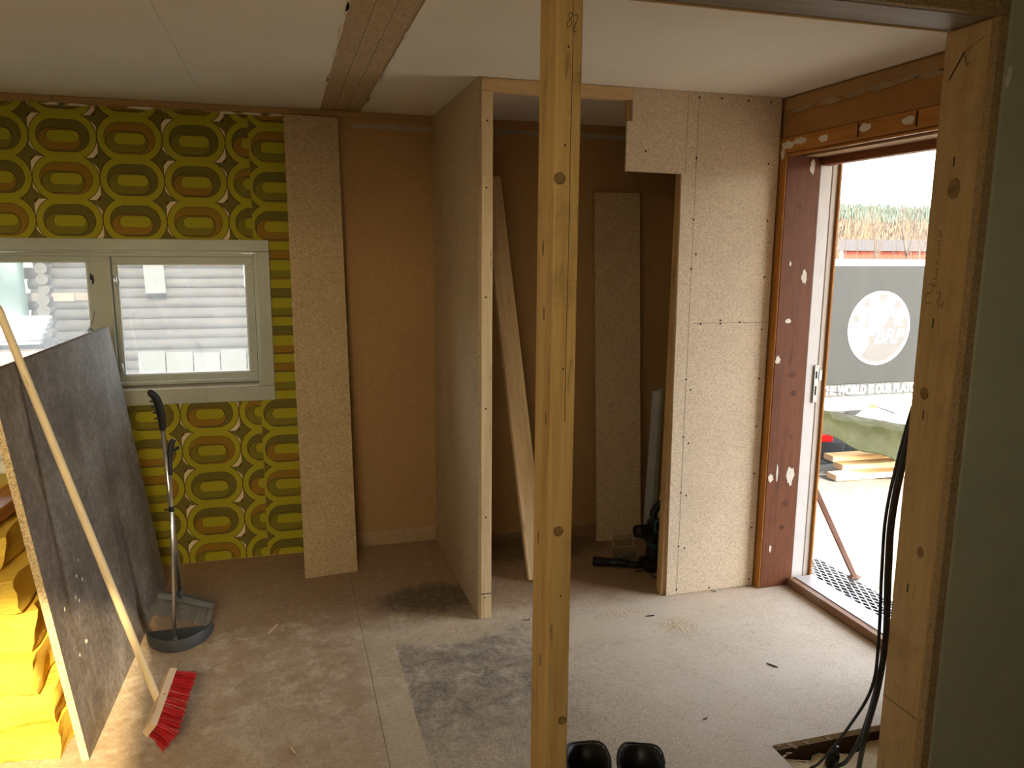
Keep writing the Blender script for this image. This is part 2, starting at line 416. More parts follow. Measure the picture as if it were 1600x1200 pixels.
def m_glass(name, haze, hc=(.8, .82, .82), tint=(.93, .96, .95)):
    m = bpy.data.materials.new(name); m.use_nodes = True; nt = m.node_tree; nt.nodes.clear()
    b = MB.__new__(MB); b.m, b.nt = m, nt; b.tc = nt.nodes.new('ShaderNodeTexCoord')
    out = nt.nodes.new('ShaderNodeOutputMaterial'); tr = nt.nodes.new('ShaderNodeBsdfTransparent'); tl = nt.nodes.new('ShaderNodeBsdfTranslucent')
    df = nt.nodes.new('ShaderNodeBsdfDiffuse'); gl = nt.nodes.new('ShaderNodeBsdfGlossy'); gl.inputs['Roughness'].default_value = .05
    tr.inputs[0].default_value = (*tint, 1); tl.inputs[0].default_value = (*hc, 1); df.inputs[0].default_value = (*hc, 1)
    f = b.noise(4, 7, .7).step(.3, .8)*.6+b.noise(45, 5, .8, b.co((1, 1, .25))).step(.55, .75)*.5+b.noise(30, 6, .8, None, 3).step(.6, .66)*.5
    f = (f*haze+haze*.5).min(.95)
    mx0 = nt.nodes.new('ShaderNodeMixShader'); mx0.inputs[0].default_value = .35; nt.links.new(tl.outputs[0], mx0.inputs[1]); nt.links.new(df.outputs[0], mx0.inputs[2])
    mx = nt.nodes.new('ShaderNodeMixShader'); nt.links.new(f.v, mx.inputs[0]); nt.links.new(tr.outputs[0], mx.inputs[1]); nt.links.new(mx0.outputs[0], mx.inputs[2])
    m2 = nt.nodes.new('ShaderNodeMixShader'); m2.inputs[0].default_value = .05; nt.links.new(mx.outputs[0], m2.inputs[1]); nt.links.new(gl.outputs[0], m2.inputs[2])
    nt.links.new(m2.outputs[0], out.inputs[0]); return m
M_GLASS = m_glass('dusty_window_glass', .20, (.8, .78, .74))
M_REARGLASS = m_glass('dimming_rear_glass', .22, (.75, .70, .60), (.74, .69, .58))  # unseen pane, its haze and tint added to dim and soften the sunbeam
M_CLEAR = m_glass('clear_plastic', .05)

# ================================================================== ROOM SHELL
YB, YF, XR, ZC = 4.155, 3.157, 2.165, 2.285
XL, YR = -2.4, -.6
def struct(o): o['kind'] = 'structure'; return o

# floor: chipboard sheets on a dark subfloor, one corner sawn open over the insulation
fl = struct(empty('floor'))
G = .0012
for (x0, x1, y0, y1) in ((-2.4, -.955, -.6, 1.5), (-2.4, -.955, 1.5, 4.155), (-.955, .2645, -.6, 1.5), (-.955, .2645, 1.5, 2.72), (-.955, .2645, 2.72, 4.155),
                         (.2655, 1.497, -.6, 1.5), (.2655, 1.497, 1.5, 2.028), (.2655, 2.33, 2.028, 2.80), (.2655, 2.33, 2.80, 4.155), (1.497, 2.33, -.6, 1.5), (2.16, 2.33, 1.5, 2.028), (2.33, 3.6, -.6, 1.3)):
    bm = bmesh.new(); add_box(bm, x0+.0004, x1-.0004, y0+.0004, y1-.0004, -.022, 0)
    put('floor_sheet', bm_mesh(bm, 'floor_sheet'), M_FLOOR, fl)
bm = bmesh.new()
for a in ((-2.6, 1.48, -.8, 4.3), (1.48, 2.33, 2.04, 4.3), (1.48, 3.8, -.8, 1.49), (2.17, 2.40, 1.49, 2.04)): add_box(bm, *a, -.2, -.023)
add_box(bm, 1.48, 2.2, 1.49, 2.04, -.22, -.19)
put('subfloor', bm_mesh(bm, 'subfloor'), m_plain('dark_subfloor', (.10, .065, .04), .9), fl)
# splintered lip of the sawn hole
for i in range(9):
    t = random.random(); L = random.uniform(.02, .05); p = Vector((1.493+random.uniform(0, .04), 2.03-.0-t*.16, -.004)) if i < 5 else Vector((1.5+random.random()*.2, 2.028, -.006))
    poly = [(0, 0), (L, .004), (L*.9, .010), (.004, .008)]
    bm = bmesh.new(); vs = [bm.verts.new((a, b, 0)) for a, b in poly]; ve = [bm.verts.new((a, b, .004)) for a, b in poly]
    bm.faces.new(vs); bm.faces.new(ve)
    for k in range(4): bm.faces.new((vs[k], vs[(k+1) % 4], ve[(k+1) % 4], ve[k]))
    o = put('splinter', bm_mesh(bm, 'splinter'), M_THRESH, fl, p); o.rotation_euler = (random.uniform(-.3, .3), random.uniform(-.2, .3), random.uniform(-.5, .5) if i < 5 else random.uniform(-1.5, -.9))

# ceiling: painted boards with a bare strip where a wall was removed
ce = struct(empty('ceiling', (0, 0, ZC)))
CEB = ((-2.6, -1.52, -.8, 4.32), (-1.52, -.3205, -.8, 4.32), (-.3205, .209, -.8, 4.32), (.405, 1.62, -.8, 4.32), (1.62, 3.8, -.8, 4.32))
for (x0, x1, y0, y1) in CEB:
    bm = bmesh.new(); add_box(bm, x0+.0007, x1-.0007, y0, y1, 0, .05)
    put('ceiling_board', bm_mesh(bm, 'ceiling_board'), M_CEIL, ce)
for (x0, x1) in ((.209, .278), (.278, .338), (.338, .405)):
    bm = bmesh.new(); add_box(bm, x0+.0008, x1-.0008, -.8, 4.32, .003, .05)
    put('bare_strip', bm_mesh(bm, 'bare_strip'), M_CHIP_DK, ce)
bm = bmesh.new(); add_box(bm, -2.62, 3.82, -.82, 4.34, .051, .2); put('roof_slab', bm_mesh(bm, 'roof_slab'), M_OLDW, ce)
rr = random.Random(3)
for i in range(16):   # torn paper edges along the strip
    x = .209 if i % 2 else .405; y = rr.uniform(2.2, 4.0)
    blob('torn_edge', ragged(x+(-.004 if i % 2 else .004), y, .006, rr.uniform(.03, .10), 9, .4, rr), '-z', -.0002, M_TORN, ce, .001)

# back wall (hardboard) with the window hole
WX0, WX1, WZ0, WZ1 = -1.56, -.125, .92, 1.597
wb = struct(empty('wall_back', (0, YB, 0)))
bm = bmesh.new()
for a in ((-2.6, WX0, 0, ZC+.04), (WX1, 2.62, 0, ZC+.04), (WX0, WX1, 0, WZ0), (WX0, WX1, WZ1, ZC+.04)): add_box(bm, a[0], a[1], 0, .16, a[2]-(.2 if a[2] == 0 else 0), a[3])
put('hardboard', bm_mesh(bm, 'hardboard'), M_HARD, wb)
def paper(name, x0, x1, mat, parent, edge_l=False):
    bm = bmesh.new(); n = max(2, int((x1-x0)/.022)); rr = random.Random(11)
    for i in range(n):
        a, b = x0+(x1-x0)*i/n, x0+(x1-x0)*(i+1)/n
        jag = lambda t: 2.250+.010*mnoise.noise((t*9, 3.1, 0))+.006*mnoise.noise((t*55, 1, 0))
        jl = lambda t: .004+.003*mnoise.noise((t*30, 7, 0))
        lo = [(jl(a), jl(b)), None]
        spans = [((jl(a), jl(b)), (jag(a), jag(b)))]
        if a < -.06+.001 and b > -1.62: spans = [((jl(a), jl(b)), (.86, .86)), ((1.63, 1.63), (jag(a), jag(b)))] if b < -.07 else spans
        for (l0, l1), (h0, h1) in spans:
            v = [bm.verts.new(p) for p in ((a, -.0015, l0), (b, -.0015, l1), (b, -.0015, h1), (a, -.0015, h0))]
            w = [bm.verts.new((q.co.x, -.0001, q.co.z)) for q in v]
            bm.faces.new(v)
            for k in range(4): bm.faces.new((v[k], w[k], w[(k+1) % 4], v[(k+1) % 4]))
    bmesh.ops.remove_doubles(bm, verts=bm.verts[:], dist=1e-5)
    return put(name, bm_mesh(bm, name), mat, parent)
paper('wallpaper_sheet', -2.39, -.1335, M_WP1, wb)
paper('wallpaper_sheet', -.132, .055, M_WP2, wb)
for x in (-1.30, -.96, -.90, -.60, -.22, -.10, -.02):
    blob('torn_wallpaper_edge', ragged(x, 2.249, rr.uniform(.03, .07), .006, 11, .4, rr), '-y', -.0016, M_TORN, wb, .0008)
for (a, b) in ((-2.4, -.97), (-.97, -.16), (-.16, .315), (.315, .768)):   # bare batten under the ceiling
    box('ceiling_batten', a+.001, b-.001, -.010, 0, 2.258, 2.283, M_HARD, wb, .001)
box('pale_base_strip', .30, .768, -.004, 0, .004, .088, m_chip('pale_wall_strip', (.42, .30, .17), .2), wb, .001)
box('pale_top_strip', .36, .768, -.002, 0, 2.205, 2.232, m_chip('pale_wall_strip_top', (.42, .33, .22), .2), wb)
box('pale_top_strip', .85, 2.1, -.002, 0, 2.215, 2.238, m_chip('pale_cupboard_strip', (.40, .36, .28), .2), wb)
box('joint_board', .316, .322, -.005, 0, 0, 2.255, M_HARD, wb)

# window
w1 = struct(empty('window_1', (0, YB, 0)))
CX0, CX1, CZ0, CZ1, CW = -1.62, -.06, .843, 1.650, .066
box('casing_board', CX0, CX1, -.018, -.002, CZ1-.056, CZ1, M_FRAME, w1, .003)
box('casing_board', CX0, CX1, -.018, -.002, CZ0, CZ0+.076, M_FRAME, w1, .003)
box('casing_board', CX1-CW, CX1, -.019, -.002, CZ0+.0765, CZ1-.0565, M_FRAME, w1, .003)
box('casing_board', CX0, CX0+CW, -.019, -.002, CZ0+.0765, CZ1-.0565, M_FRAME, w1, .003)
box('reveal_board', WX0, WX1, .0, .14, WZ1-.012, WZ1+.002, M_FRAME, w1, .001)
box('reveal_board', WX1-.012, WX1+.002, .0, .14, WZ0, WZ1-.0125, M_FRAME, w1, .001)
box('reveal_board', WX0-.002, WX0+.012, .0, .14, WZ0, WZ1-.0125, M_FRAME, w1, .001)
bm = bmesh.new(); add_box(bm, WX0+.012, WX1-.012, -.012, .062, .915, .927, .002)
for v in bm.verts:
    if v.co.y > .03: v.co.z += .012
put('sill', bm_mesh(bm, 'sill'), M_SILL, w1)
box('mullion', -.872, -.789, .012, .10, .938, 1.585, M_FRAME, w1, .002)
def sash(x0, x1, z0, z1, gx0, gx1, gz0, gz1, hook):
    s = empty('sash', (0, .034, 0), 0, w1)
    box('rail', x0, x1, 0, .045, gz1, z1, M_FRAME, s, .002); box('rail', x0, x1, 0, .045, z0, gz0, M_FRAME, s, .002)
    box('stile', x0, gx0, .001, .045, gz0+.0005, gz1-.0005, M_FRAME, s, .002); box('stile', gx1, x1, .001, .045, gz0+.0005, gz1-.0005, M_FRAME, s, .002)
    box('pane', gx0-.004, gx1+.004, .020, .024, gz0-.004, gz1+.004, M_GLASS, s, keep=True)
    for (a, b, c, d) in ((gx0, gx0+.006, gz0, gz1), (gx1-.006, gx1, gz0, gz1), (gx0+.006, gx1-.006, gz0, gz0+.006), (gx0+.006, gx1-.006, gz1-.006, gz1)):
        box('glazing_bead', a, b, .008, .0195, c, d, M_SILL, s, .001)
    return s
sash(-.786, -.139, .940, 1.583, -.766, -.178, .986, 1.531, 1)
sash(-1.546, -.875, .940, 1.583, -1.50, -.895, .986, 1.541, 1)
box('drip_rail', WX0+.013, WX1-.013, -.002, .033, .941, .958, M_FRAME, w1, .003)
box('head_rail', WX0+.013, WX1-.013, .006, .0335, 1.566, 1.584, M_FRAME, w1, .003)
for (hx, hz, dark) in ((-.776, 1.46, 0), (-.876, 1.47, 1), (-.776, 1.035, 0)):
    hk = empty('window_catch', (hx, .028, hz), 0, w1); mt = M_DKMET if dark else M_STEEL
    box('plate', -.007, .007, -.002, .004, -.016, .016, mt, hk, .002)
    tube('lever', [(0, -.003, .008), (.006, -.014, .004), (.009, -.016, -.018), (.006, -.014, -.036)], [.005, .0055, .005, .003], mt, hk, 8)
tube('stay_hook', [(-.885, .02, 1.19), (-.90, .0, 1.175), (-.905, .012, 1.20), (-.895, .014, 1.225), (-.882, .01, 1.20), (-.868, .006, 1.165)], .0025, M_DKMET, w1, 6)
tube('hanging_wire', [(-.873, .03, 1.45), (-.870, .02, 1.36), (-.878, .02, 1.28), (-.905, .02, 1.22), (-.93, .02, 1.19)], .0012, M_DKMET, w1, 5)

# left, rear and far right walls (out of frame, they close the room)
def wall_with_hole(name, axis, at, th, a0, a1, h0, h1, z0, z1, mat):
    bm = bmesh.new()
    for (p, q, r, s) in ((a0, h0, -.2, ZC+.04), (h1, a1, -.2, ZC+.04), (h0, h1, -.2, z0), (h0, h1, z1, ZC+.04)):
        if axis == 'x': add_box(bm, at-th, at, p, q, r, s)
        else: add_box(bm, p, q, at-th, at, r, s)
    return struct(put(name, bm_mesh(bm, name), mat))
struct(box('wall_left', XL-.18, XL, YR-.18, YB, -.2, ZC+.04, M_WALLP))
wall_with_hole('wall_rear', 'y', YR, .18, XL-.18, 3.8, -1.30, -.175, 1.52, 2.27, M_WALLP)
struct(box('wall_far_right', 3.6, 3.78, YR, 1.36, -.2, ZC+.04, M_WALLP))
for nm, a in (('window_2', (-1.30, -.175, YR-.11, YR-.07, 1.52, 2.27)),):
    w = struct(empty(nm)); x0, x1, y0, y1, z0, z1 = a; alongx = nm == 'window_2'
    if alongx: box('pane', x0+.04, x1-.04, (y0+y1)/2-.002, (y0+y1)/2+.002, z0+.02, z1-.02, M_REARGLASS, w, keep=True)
    for (p, q, r, s) in ((0, .04, 0, 1), (.96, 1, 0, 1), (.04, .96, 0, .04), (.04, .96, .965, 1)):
        za, zb = z0+(z1-z0)*r, z0+(z1-z0)*s
        if alongx: box('frame_bar', x0+(x1-x0)*p, x0+(x1-x0)*q, y0, y1, za, zb, M_FRAME, w)
        else: box('frame_bar', x0, x1, y0+(y1-y0)*p, y0+(y1-y0)*q, za, zb, M_FRAME, w)

# right wall with the doorway
DY0, DY1, DH = 2.14, 3.112, 2.043
wr = struct(empty('wall_right', (XR, 0, 0)))
bm = bmesh.new()
for a in ((0.008, .30, DY1+.055, YB+.16, -.2, ZC+.04), (.008, .30, 1.36, DY0-.05, -.2, ZC+.04), (.008, .30, DY0-.05, DY1+.055, DH+.07, ZC+.04), (.21, .28, DY0-.05, DY1+.055, -.2, -.02)): add_box(bm, *a)
put('wall_core', bm_mesh(bm, 'wall_core'), M_HARD_OR, wr)
box('hardboard', 0, .0075, 1.476, 3.14, 2.113, 2.225, M_HARD_OR, wr)
box('hardboard', -.001, .0065, 3.14, YF, 2.05, ZC-.004, M_HARD, wr)
box('bare_strip', -.004, .0075, 1.476, 3.14, 2.2255, 2.278, M_HARD, wr, .001)
for y in (3.02, 2.86, 2.7, 2.55, 2.42, 2.32):
    blob('paint_edge', ragged(y, 2.222+rr.uniform(-.004, .004), rr.uniform(.05, .09), .012, 12, .45, rr), '-x', -.0042, m_plain('beige_paint_edge', (.38, .28, .17), .8) if y == 3.02 else bpy.data.materials['beige_paint_edge'], wr, .0008)
box('hardboard', 0, .0075, 1.476, DY0-.052, 0, 2.112, M_HARD_OR, wr)

d1 = struct(empty('door_1', (XR, 0, 0)))
box('jamb_post', .0, .178, DY1, DY1+.054, 0, 2.112, M_RED, d1, .004)
box('jamb_edge', -.006, -.0005, DY1-.001, DY1+.052, 0, 2.105, M_ORANGE, d1, .002)
box('jamb_post', .0, .178, DY0-.054, DY0, 0, 2.112, M_RED, d1, .004)
box('jamb_edge', -.006, -.0005, DY0-.053, DY0, 0, 2.05, M_ORANGE, d1, .002)
box('head_beam', .0, .178, DY0+.001, DY1-.001, DH, 2.112, M_RED_Y, d1, .004)
box('head_edge', -.008, -.0005, DY0+.001, DY1+.050, DH+.002, 2.110, M_ORANGE_Y, d1, .002)
box('head_bead', -.0005, .012, DY0+.002, DY1-.002, DH-.012, DH-.0005, M_ORANGE_Y, d1, .002)
box('head_liner', .09, .19, DY0+.002, DY1-.002, DH-.010, DH-.0005, m_wood('bare_lining_board', (.46, .33, .20), (.30, .2, .12), 1), d1, .001)
# outer frame
box('frame_jamb', .182, .246, DY1+.010, DY1+.06, .0, DH-.001, M_WHITEW, d1, .003)
box('frame_stop', .2465, .278, DY1+.008, DY1+.06, .0, DH-.001, m_paint('white_over_brown_paint', (.62, .58, .52), (.30, .13, .05), .95), d1, .003)
box('frame_outer_edge', .2785, .290, DY1-.004, DY1+.06, .0, DH-.001, M_ORANGE, d1, .002)
box('gap_strip', .177, .1815, DY1+.008, DY1+.05, .02, DH-.001, M_BLACKR, d1)  # black strip standing in for the dark gap between jamb post and frame
box('frame_head', .182, .232, DY0+.002, DY1+.013, DH-.045, DH-.001, M_RED_Y, d1, .003)
box('frame_head_lip', .2325, .288, DY0+.002, DY1-.005, DH-.030, DH-.001, M_WHITEW, d1, .003)
box('frame_jamb', .182, .278, DY0-.05, DY0-.004, .0, DH-.001, M_WHITEW, d1, .003)
th = box('threshold', .150, .290, DY0-.04, DY1-.006, .0005, .042, M_THRESH, d1, .004)
box('threshold_worn_top', .185, .286, DY0-.03, DY1-.012, .0425, .046, m_paint('worn_grey_threshold', (.48, .45, .43), (.24, .14, .08), .7), d1, .001)
st = empty('strike_plate', (.236, DY1+.003, .91), 0, d1)
box('plate', -.012, .012, -.0025, .001, 0, .18, M_STEEL, st, .002)
box('latch_hole', -.006, .004, -.0032, -.0026, .115, .150, M_BLACKP, st); box('bolt_hole', -.005, .004, -.0032, -.0026, .035, .08, M_BLACKP, st)
box('lip', .0125, .030, -.004, -.001, .105, .155, M_STEEL, st, .002)
for z in (.012, .168): lathe('screw', [(.004, 0), (.003, .0015)], M_STEEL, st, 10, mw=axes((0, -.0026, z), (1, 0, 0), (0, 0, 1), (0, -1, 0)))
rr = random.Random(21)
for (x, z, sx, sz) in ((.132, 1.99, .012, .035), (.128, 1.50, .014, .03), (.06, 1.30, .014, .011), (.018, 1.12, .013, .018), (.128, .56, .022, .045), (.022, .555, .014, .02), (.055, .58, .005, .04), (.045, .20, .006, .018), (.05, 1.56, .006, .01)):
    blob('filler_patch', ragged(x, z, sx, sz, 17, .28, rr), '-y', DY1, M_PLASTER, d1, .0015)
for (y, z, sy, sz) in ((3.10, 2.075, .055, .022), (3.02, 2.085, .05, .018), (2.86, 2.075, .035, .018), (2.62, 2.085, .04, .018), (2.40, 2.08, .035, .02), (3.135, 2.04, .02, .03)):
    blob('filler_patch', ragged(y, z, sy*.8, sz*.8, 19, .3, rr), '-x', -.008, M_PLASTER, d1, .0015)
for (x, z, s_) in ((.10, 1.05, .05), (.115, .96, .04), (.12, .75, .03), (.11, .42, .05), (.08, 1.82, .03), (.10, .30, .035)):
    blob('dark_knot', ragged(x, z, s_*.42, s_*.35, 18, .12, rr), '-y', DY1, m_plain('dark_knot_wood', (.10, .034, .016), .6, 0, .4, 30) if x == .10 and z > 1 else bpy.data.materials['dark_knot_wood'], d1, .0004)
for y in (2.655, 2.36): box('board_joint', -.0095, -.0082, y, y+.008, DH+.01, 2.105, M_DKMET, d1)

# cupboard: side partition, head and notched front panel
wp = struct(empty('wall_partition', (0, 0, 0)))
box('chipboard_panel', .770, .782, YF, YB-.003, .001, ZC-.001, m_chip('chipboard_partition', (.53, .405, .25)), wp, .0006)
box('panel_edge', .7702, .7818, YF-.0006, YF, .002, ZC-.002, M_CHIP_EDGE, wp)
box('end_stud', .7825, .830, YF-.001, YF+.047, .001, 2.232, M_PINE, wp, .002)
for z in (.10, .47, .95, 1.42, 1.86, 2.12):
    lathe('screw', [(.004, 0), (.003, .001)], M_DKMET, wp, 8, mw=axes((.806+rr.uniform(-.008, .008), YF-.001, z), (1, 0, 0), (0, 0, 1), (0, -1, 0)))
blob('bark_edge', [(.788, 1.72), (.795, 1.76), (.793, 1.84), (.799, 1.90), (.794, 1.905), (.789, 1.84), (.786, 1.76)], '-y', YF-.001, m_plain('pale_wane', (.80, .68, .42), .7), wp, .0006)
bm = bmesh.new(); add_box(bm, .7822, .8302, YF-.0018, YF-.001, .115, .119); put('saw_cut', bm_mesh(bm, 'saw_cut'), M_PENCIL, wp)
cf = struct(empty('wall_cupboard_front', (0, YF, 0)))
box('head_stud', .7825, 1.4335, 0, .047, 2.2335, ZC-.002, M_PINE_X, cf, .002)
poly_prism('chipboard_panel', [(1.434, ZC-.001), (2.150, ZC-.001), (2.152, .003), (1.688, .001), (1.673, 1.942), (1.411, 1.946), (1.411, 2.148), (1.434, 2.150)], -.001, .011, M_CHIP, cf)
box('side_stud', 1.664, 1.711, .0115, .059, .001, 2.232, M_STUD, cf, .002).rotation_euler = (0, .006, 0)
box('head_stud', 1.435, 2.12, .0115, .059, 2.2335, ZC-.002, M_PINE_X, cf, .002)
box('nailing_block', 1.416, 1.434, .0115, .045, 2.151, 2.232, M_STUD, cf, .003)
box('corner_stud', 2.105, 2.15, .0115, .059, .001, 2.232, M_STUD, cf, .002)
SCR = [(1.741+.0*i, z) for i, z in enumerate((2.262, 2.011, 1.750, 1.537, 1.039, .771, .505, .242, .026))]
SCR += [(1.916, .015), (2.133, .033), (2.094, 2.261), (2.10, 2.0), (2.112, 1.75), (2.115, 1.50), (2.116, 1.26), (2.12, 1.03), (2.122, .80), (2.125, .57), (2.13, .30), (1.80, 1.29), (1.90, 1.29), (2.0, 1.295), (1.85, 2.264), (1.98, 2.262), (1.50, 2.03), (1.765, .99), (1.768, .74), (1.768, .49), (1.772, .23), (1.90, 1.305), (1.76, 1.60)]
sm = None
for (x, z) in SCR:
    if sm is None:
        o = lathe('screw', [(.0048, 0), (.0042, .0012), (.0015, .0014)], M_DKMET, cf, 8); sm = o.data
    else: o = put('screw', sm, None, cf)
    o.matrix_local = axes((x, -.001, z), (1, 0, 0), (0, 0, 1), (0, -1, 0))
for (a, b) in (((1.741, 2.27), (1.741, .01)), ((1.690, 2.27), (1.690, 1.945))):
    box('pencil_line', a[0]-.0006, a[0]+.0006, -.0014, -.001, b[1], a[1], M_PENCIL, cf)
box('panel_joint', 1.76, 2.145, -.0014, -.001, 1.293, 1.2945, M_PENCIL, cf)

# near wall: header and jamb of the opening we look through
wn_ = struct(empty('wall_near', (0, 0, 0)))
JX = 1.40; JY0, JY1 = 1.357, 1.473
box('jamb_stud', JX, JX+.048, JY0+.001, JY1, .001, 2.088, M_STUD, wn_, .003)
box('jamb_chipboard', JX, JX+.024, JY0-.020, JY0, .001, 2.088, M_CHIP_EDGE, wn_, .0015)
box('painted_panel', JX+.0245, 3.6, JY0-.024, JY0, .001, ZC-.001, M_WALLP, wn_, .001)
box('painted_panel', .44, JX+.024, JY0-.024, JY0, 2.1165, ZC-.001, M_WALLP, wn_, .001)
box('header_chipboard', .44, JX+.024, JY0-.020, JY0, 2.089, 2.116, M_CHIP_EDGE, wn_, .0015)
box('header_board', .44, JX+.048, JY0+.001, JY1-.008, 2.089, 2.135, M_OLDW, wn_, .003)
box('header_lip', .44, JX, JY1-.0075, JY1, 2.086, 2.16, M_PINE_X, wn_, .002)
box('wall_infill', JX+.049, 3.6, JY0+.001, JY1, .001, ZC-.001, M_HARD_OR, wn_)
box('header_infill', .44, JX+.048, JY0+.001, JY1-.008, 2.136, ZC-.001, M_HARD, wn_)
for (y, z, s) in ((1.41, 1.755, .017), (1.435, 1.30, .012), (1.40, .93, .010)): blob('knot', ragged(y, z, s, s*1.3, 14, .12, rr), '-x', JX, M_KNOT, wn_, .0006)
def pencil(name, pts, ax, at, parent, r=.0009):
    p3 = [((at, a, b) if ax == 'x' else (a, at, b)) for a, b in pts]
    return tube(name, p3, r, M_PENCIL, parent, 5, 4)
pencil('pencil_mark', [(1.452, 1.985), (1.418, 2.035)], 'x', JX, wn_, .0016); pencil('pencil_mark', [(1.418, 2.035), (1.408, 2.008), (1.404, 2.012)], 'x', JX, wn_)
pencil('pencil_mark', [(1.418, 2.035), (1.37, 2.055)], 'x', JX, wn_, .0007)
for k, z0 in enumerate((1.665, 1.645, 1.625, 1.605, 1.585, 1.57, 1.555)):   # faint handwriting down the jamb
    pencil('pencil_mark', [(1.440-.001*k, z0), (1.432, z0-.004), (1.438, z0-.010), (1.430, z0-.012)], 'x', JX, wn_, .0006)
pencil('pencil_mark', [(1.458, 1.545), (1.440, 1.548), (1.445, 1.528), (1.458, 1.527), (1.456, 1.505), (1.440, 1.507)], 'x', JX, wn_, .0007)
pencil('pencil_mark', [(1.430, 1.53), (1.415, 1.527), (1.424, 1.51), (1.412, 1.50), (1.405, 1.512)], 'x', JX, wn_, .0007)
for (y, z) in ((1.428, 1.45), (1.43, 1.24), (1.425, .82), (1.415, 1.80)): box('nail_hole', JX-.0008, JX, y, y+.003, z, z+.022, M_PENCIL, wn_)
box('saw_line', JX-.0006, JX, 1.362, 1.47, .528, .5295, M_PENCIL, wn_)
for (x, z) in ((1.435, 1.98), (1.432, 1.965)): blob('torn_paint', ragged(x, z, .006, .012, 10, .4, rr), '-y', JY0-.024, M_PLASTER, wn_, .0006)

# ================================================================== THINGS INDOORS
# timber post
PX0, PX1, PY0, PY1 = .470, .518, 1.358, 1.453
tp = tag(empty('timber_post', (.494, 1.405, 0)), 'bare rough-sawn timber post standing in the middle of the room', 'post')
bm = bmesh.new(); add_box(bm, PX0-.494, PX1-.494, PY0-1.405, PY1-1.405, .0005, 2.086, .003, 2)
put('shaft', bm_mesh(bm, 'shaft'), M_POST, tp)
FY = PY0-1.405
for (x, z, s) in ((-.014, 1.743, .0095), (-.004, 1.084, .009), (.012, .682, .008)):
    blob('knot', ragged(x, z, s, s, 16, .06, rr), '-y', FY, M_KNOT, tp, .0005)
    blob('knot_ring', [(x+s*1.12*math.cos(a)*k, z+s*1.12*math.sin(a)*k) for a, k in [(i*2*math.pi/18, 1) for i in range(18)]], '-y', FY, M_PENCIL, tp, .0003)
for (y, z) in ((.0, 1.50), (-.02, 1.30), (.01, 1.62), (-.01, .80), (.015, 1.05)): blob('knot', ragged(y, z, .005, .014, 12, .15, rr), '-x', PX0-.494, M_KNOT, tp, .0005)
pencil('drying_crack', [(.004, 2.08), (.006, 1.95), (.005, 1.80), (.0055, 1.62), (.004, 1.45), (.005, 1.3)], 'y', FY, tp, .0007)
for (x, z) in ((-.002, 1.965), (-.005, 1.80), (.0, 1.40), (.003, .95)): blob('nail_hole', ragged(x, z, .0018, .0022, 8, .1, rr), '-y', FY, M_PENCIL, tp, .0003)
pencil('pencil_mark', [(.003, 2.022), (-.003, 2.016), (.003, 2.006), (-.003, 1.996), (-.005, 2.003), (.003, 2.014), (.003, 2.022)], 'y', FY, tp, .0006)
pencil('pencil_mark', [(.008, 2.017), (.014, 2.018), (.011, 2.006), (.006, 1.992), (.012, 1.990)], 'y', FY, tp, .0006)

def lean_board(name, bl, br, tl, th, mat, label, cat, group=None, edge=None):
    mw, w, h = lean_frame(bl, br, tl)
    bm = bmesh.new(); add_box(bm, 0, w, 0, th, 0, h, .0008)
    o = put(name, bm_mesh(bm, name), mat, mw=mw); tag(o, label, cat, group); return o, w, h
o, w, h = lean_board('chipboard_strip', (.048, 3.80, .001), (.306, 3.826, .001), (.034, 4.108, 2.250), .012, M_CHIP_DK, 'tall chipboard strip leaning on the wall at the edge of the wallpaper', 'board')
o, w, h = lean_board('chipboard_strip', (1.637, 3.90, .001), (1.890, 3.862, .001), (1.660, 4.118, 1.925), .012, M_CHIP_DK, 'chipboard strip leaning on the back wall inside the cupboard', 'board')
o, w, h = lean_board('pine_plank', (1.105, 3.47, .012), (1.200, 3.462, .001), (1.022, 4.090, 1.985), .042, M_PINE, 'pale pine plank leaning on the wall behind the timber post', 'plank')
o, w, h = lean_board('trim_board', (2.000, 4.06, .001), (2.045, 4.05, .001), (2.062, 4.13, .800), .014, M_SILL, 'cream trim board leaning in the cupboard corner, the broader one in front', 'trim board', 'trim boards in the cupboard corner')
o, w, h = lean_board('trim_board', (2.050, 4.075, .001), (2.085, 4.07, .001), (2.098, 4.14, .815), .012, M_FRAME, 'narrow cream trim board in the cupboard corner, the taller one behind', 'trim board', 'trim boards in the cupboard corner')
o, w, h = lean_board('pine_offcut', (1.870, 3.75, .001), (1.930, 3.74, .001), (2.04, 3.80, .50), .02, M_CHIP, 'short pale wooden offcut slanting behind the power saw', 'offcut')

# big dark board
A, B = Vector((-.653, 2.545, .001)), Vector((-.597, 3.90, .001))
mw, w, h = lean_frame(A, B, A+Vector((-.1675, .006, 1.253)))
db = tag(empty('dark_board'), 'large grimy dark chipboard sheet leaning beside the insulation stack', 'board'); db.matrix_world = mw
# local frame: x along the floor, z up, y to the back (away from the room)
bm = bmesh.new(); add_box(bm, 0, w, 0, .010, 0, h, .001); put('face_sheet', bm_mesh(bm, 'face_sheet'), M_DARK, db)
bm = bmesh.new(); add_box(bm, .001, w-.001, .0105, .022, .001, h-.001, .001); put('core', bm_mesh(bm, 'core'), M_CHIP, db)
box('top_edge', .001, w-.001, .0, .022, h+.0002, h+.002, m_chip('dirty_board_edge', (.20, .15, .10), .6), db)
box('near_edge', -.0016, -.0002, .0, .022, .002, h-.002, m_chip('pale_board_edge', (.60, .46, .26), .5), db)
for i in range(9): blob('chip', ragged(.04+rr.random()*.30, .08+rr.random()*.5, .004, .006, 9, .4, rr), '-y', 0, M_PLASTER, db, .0008)

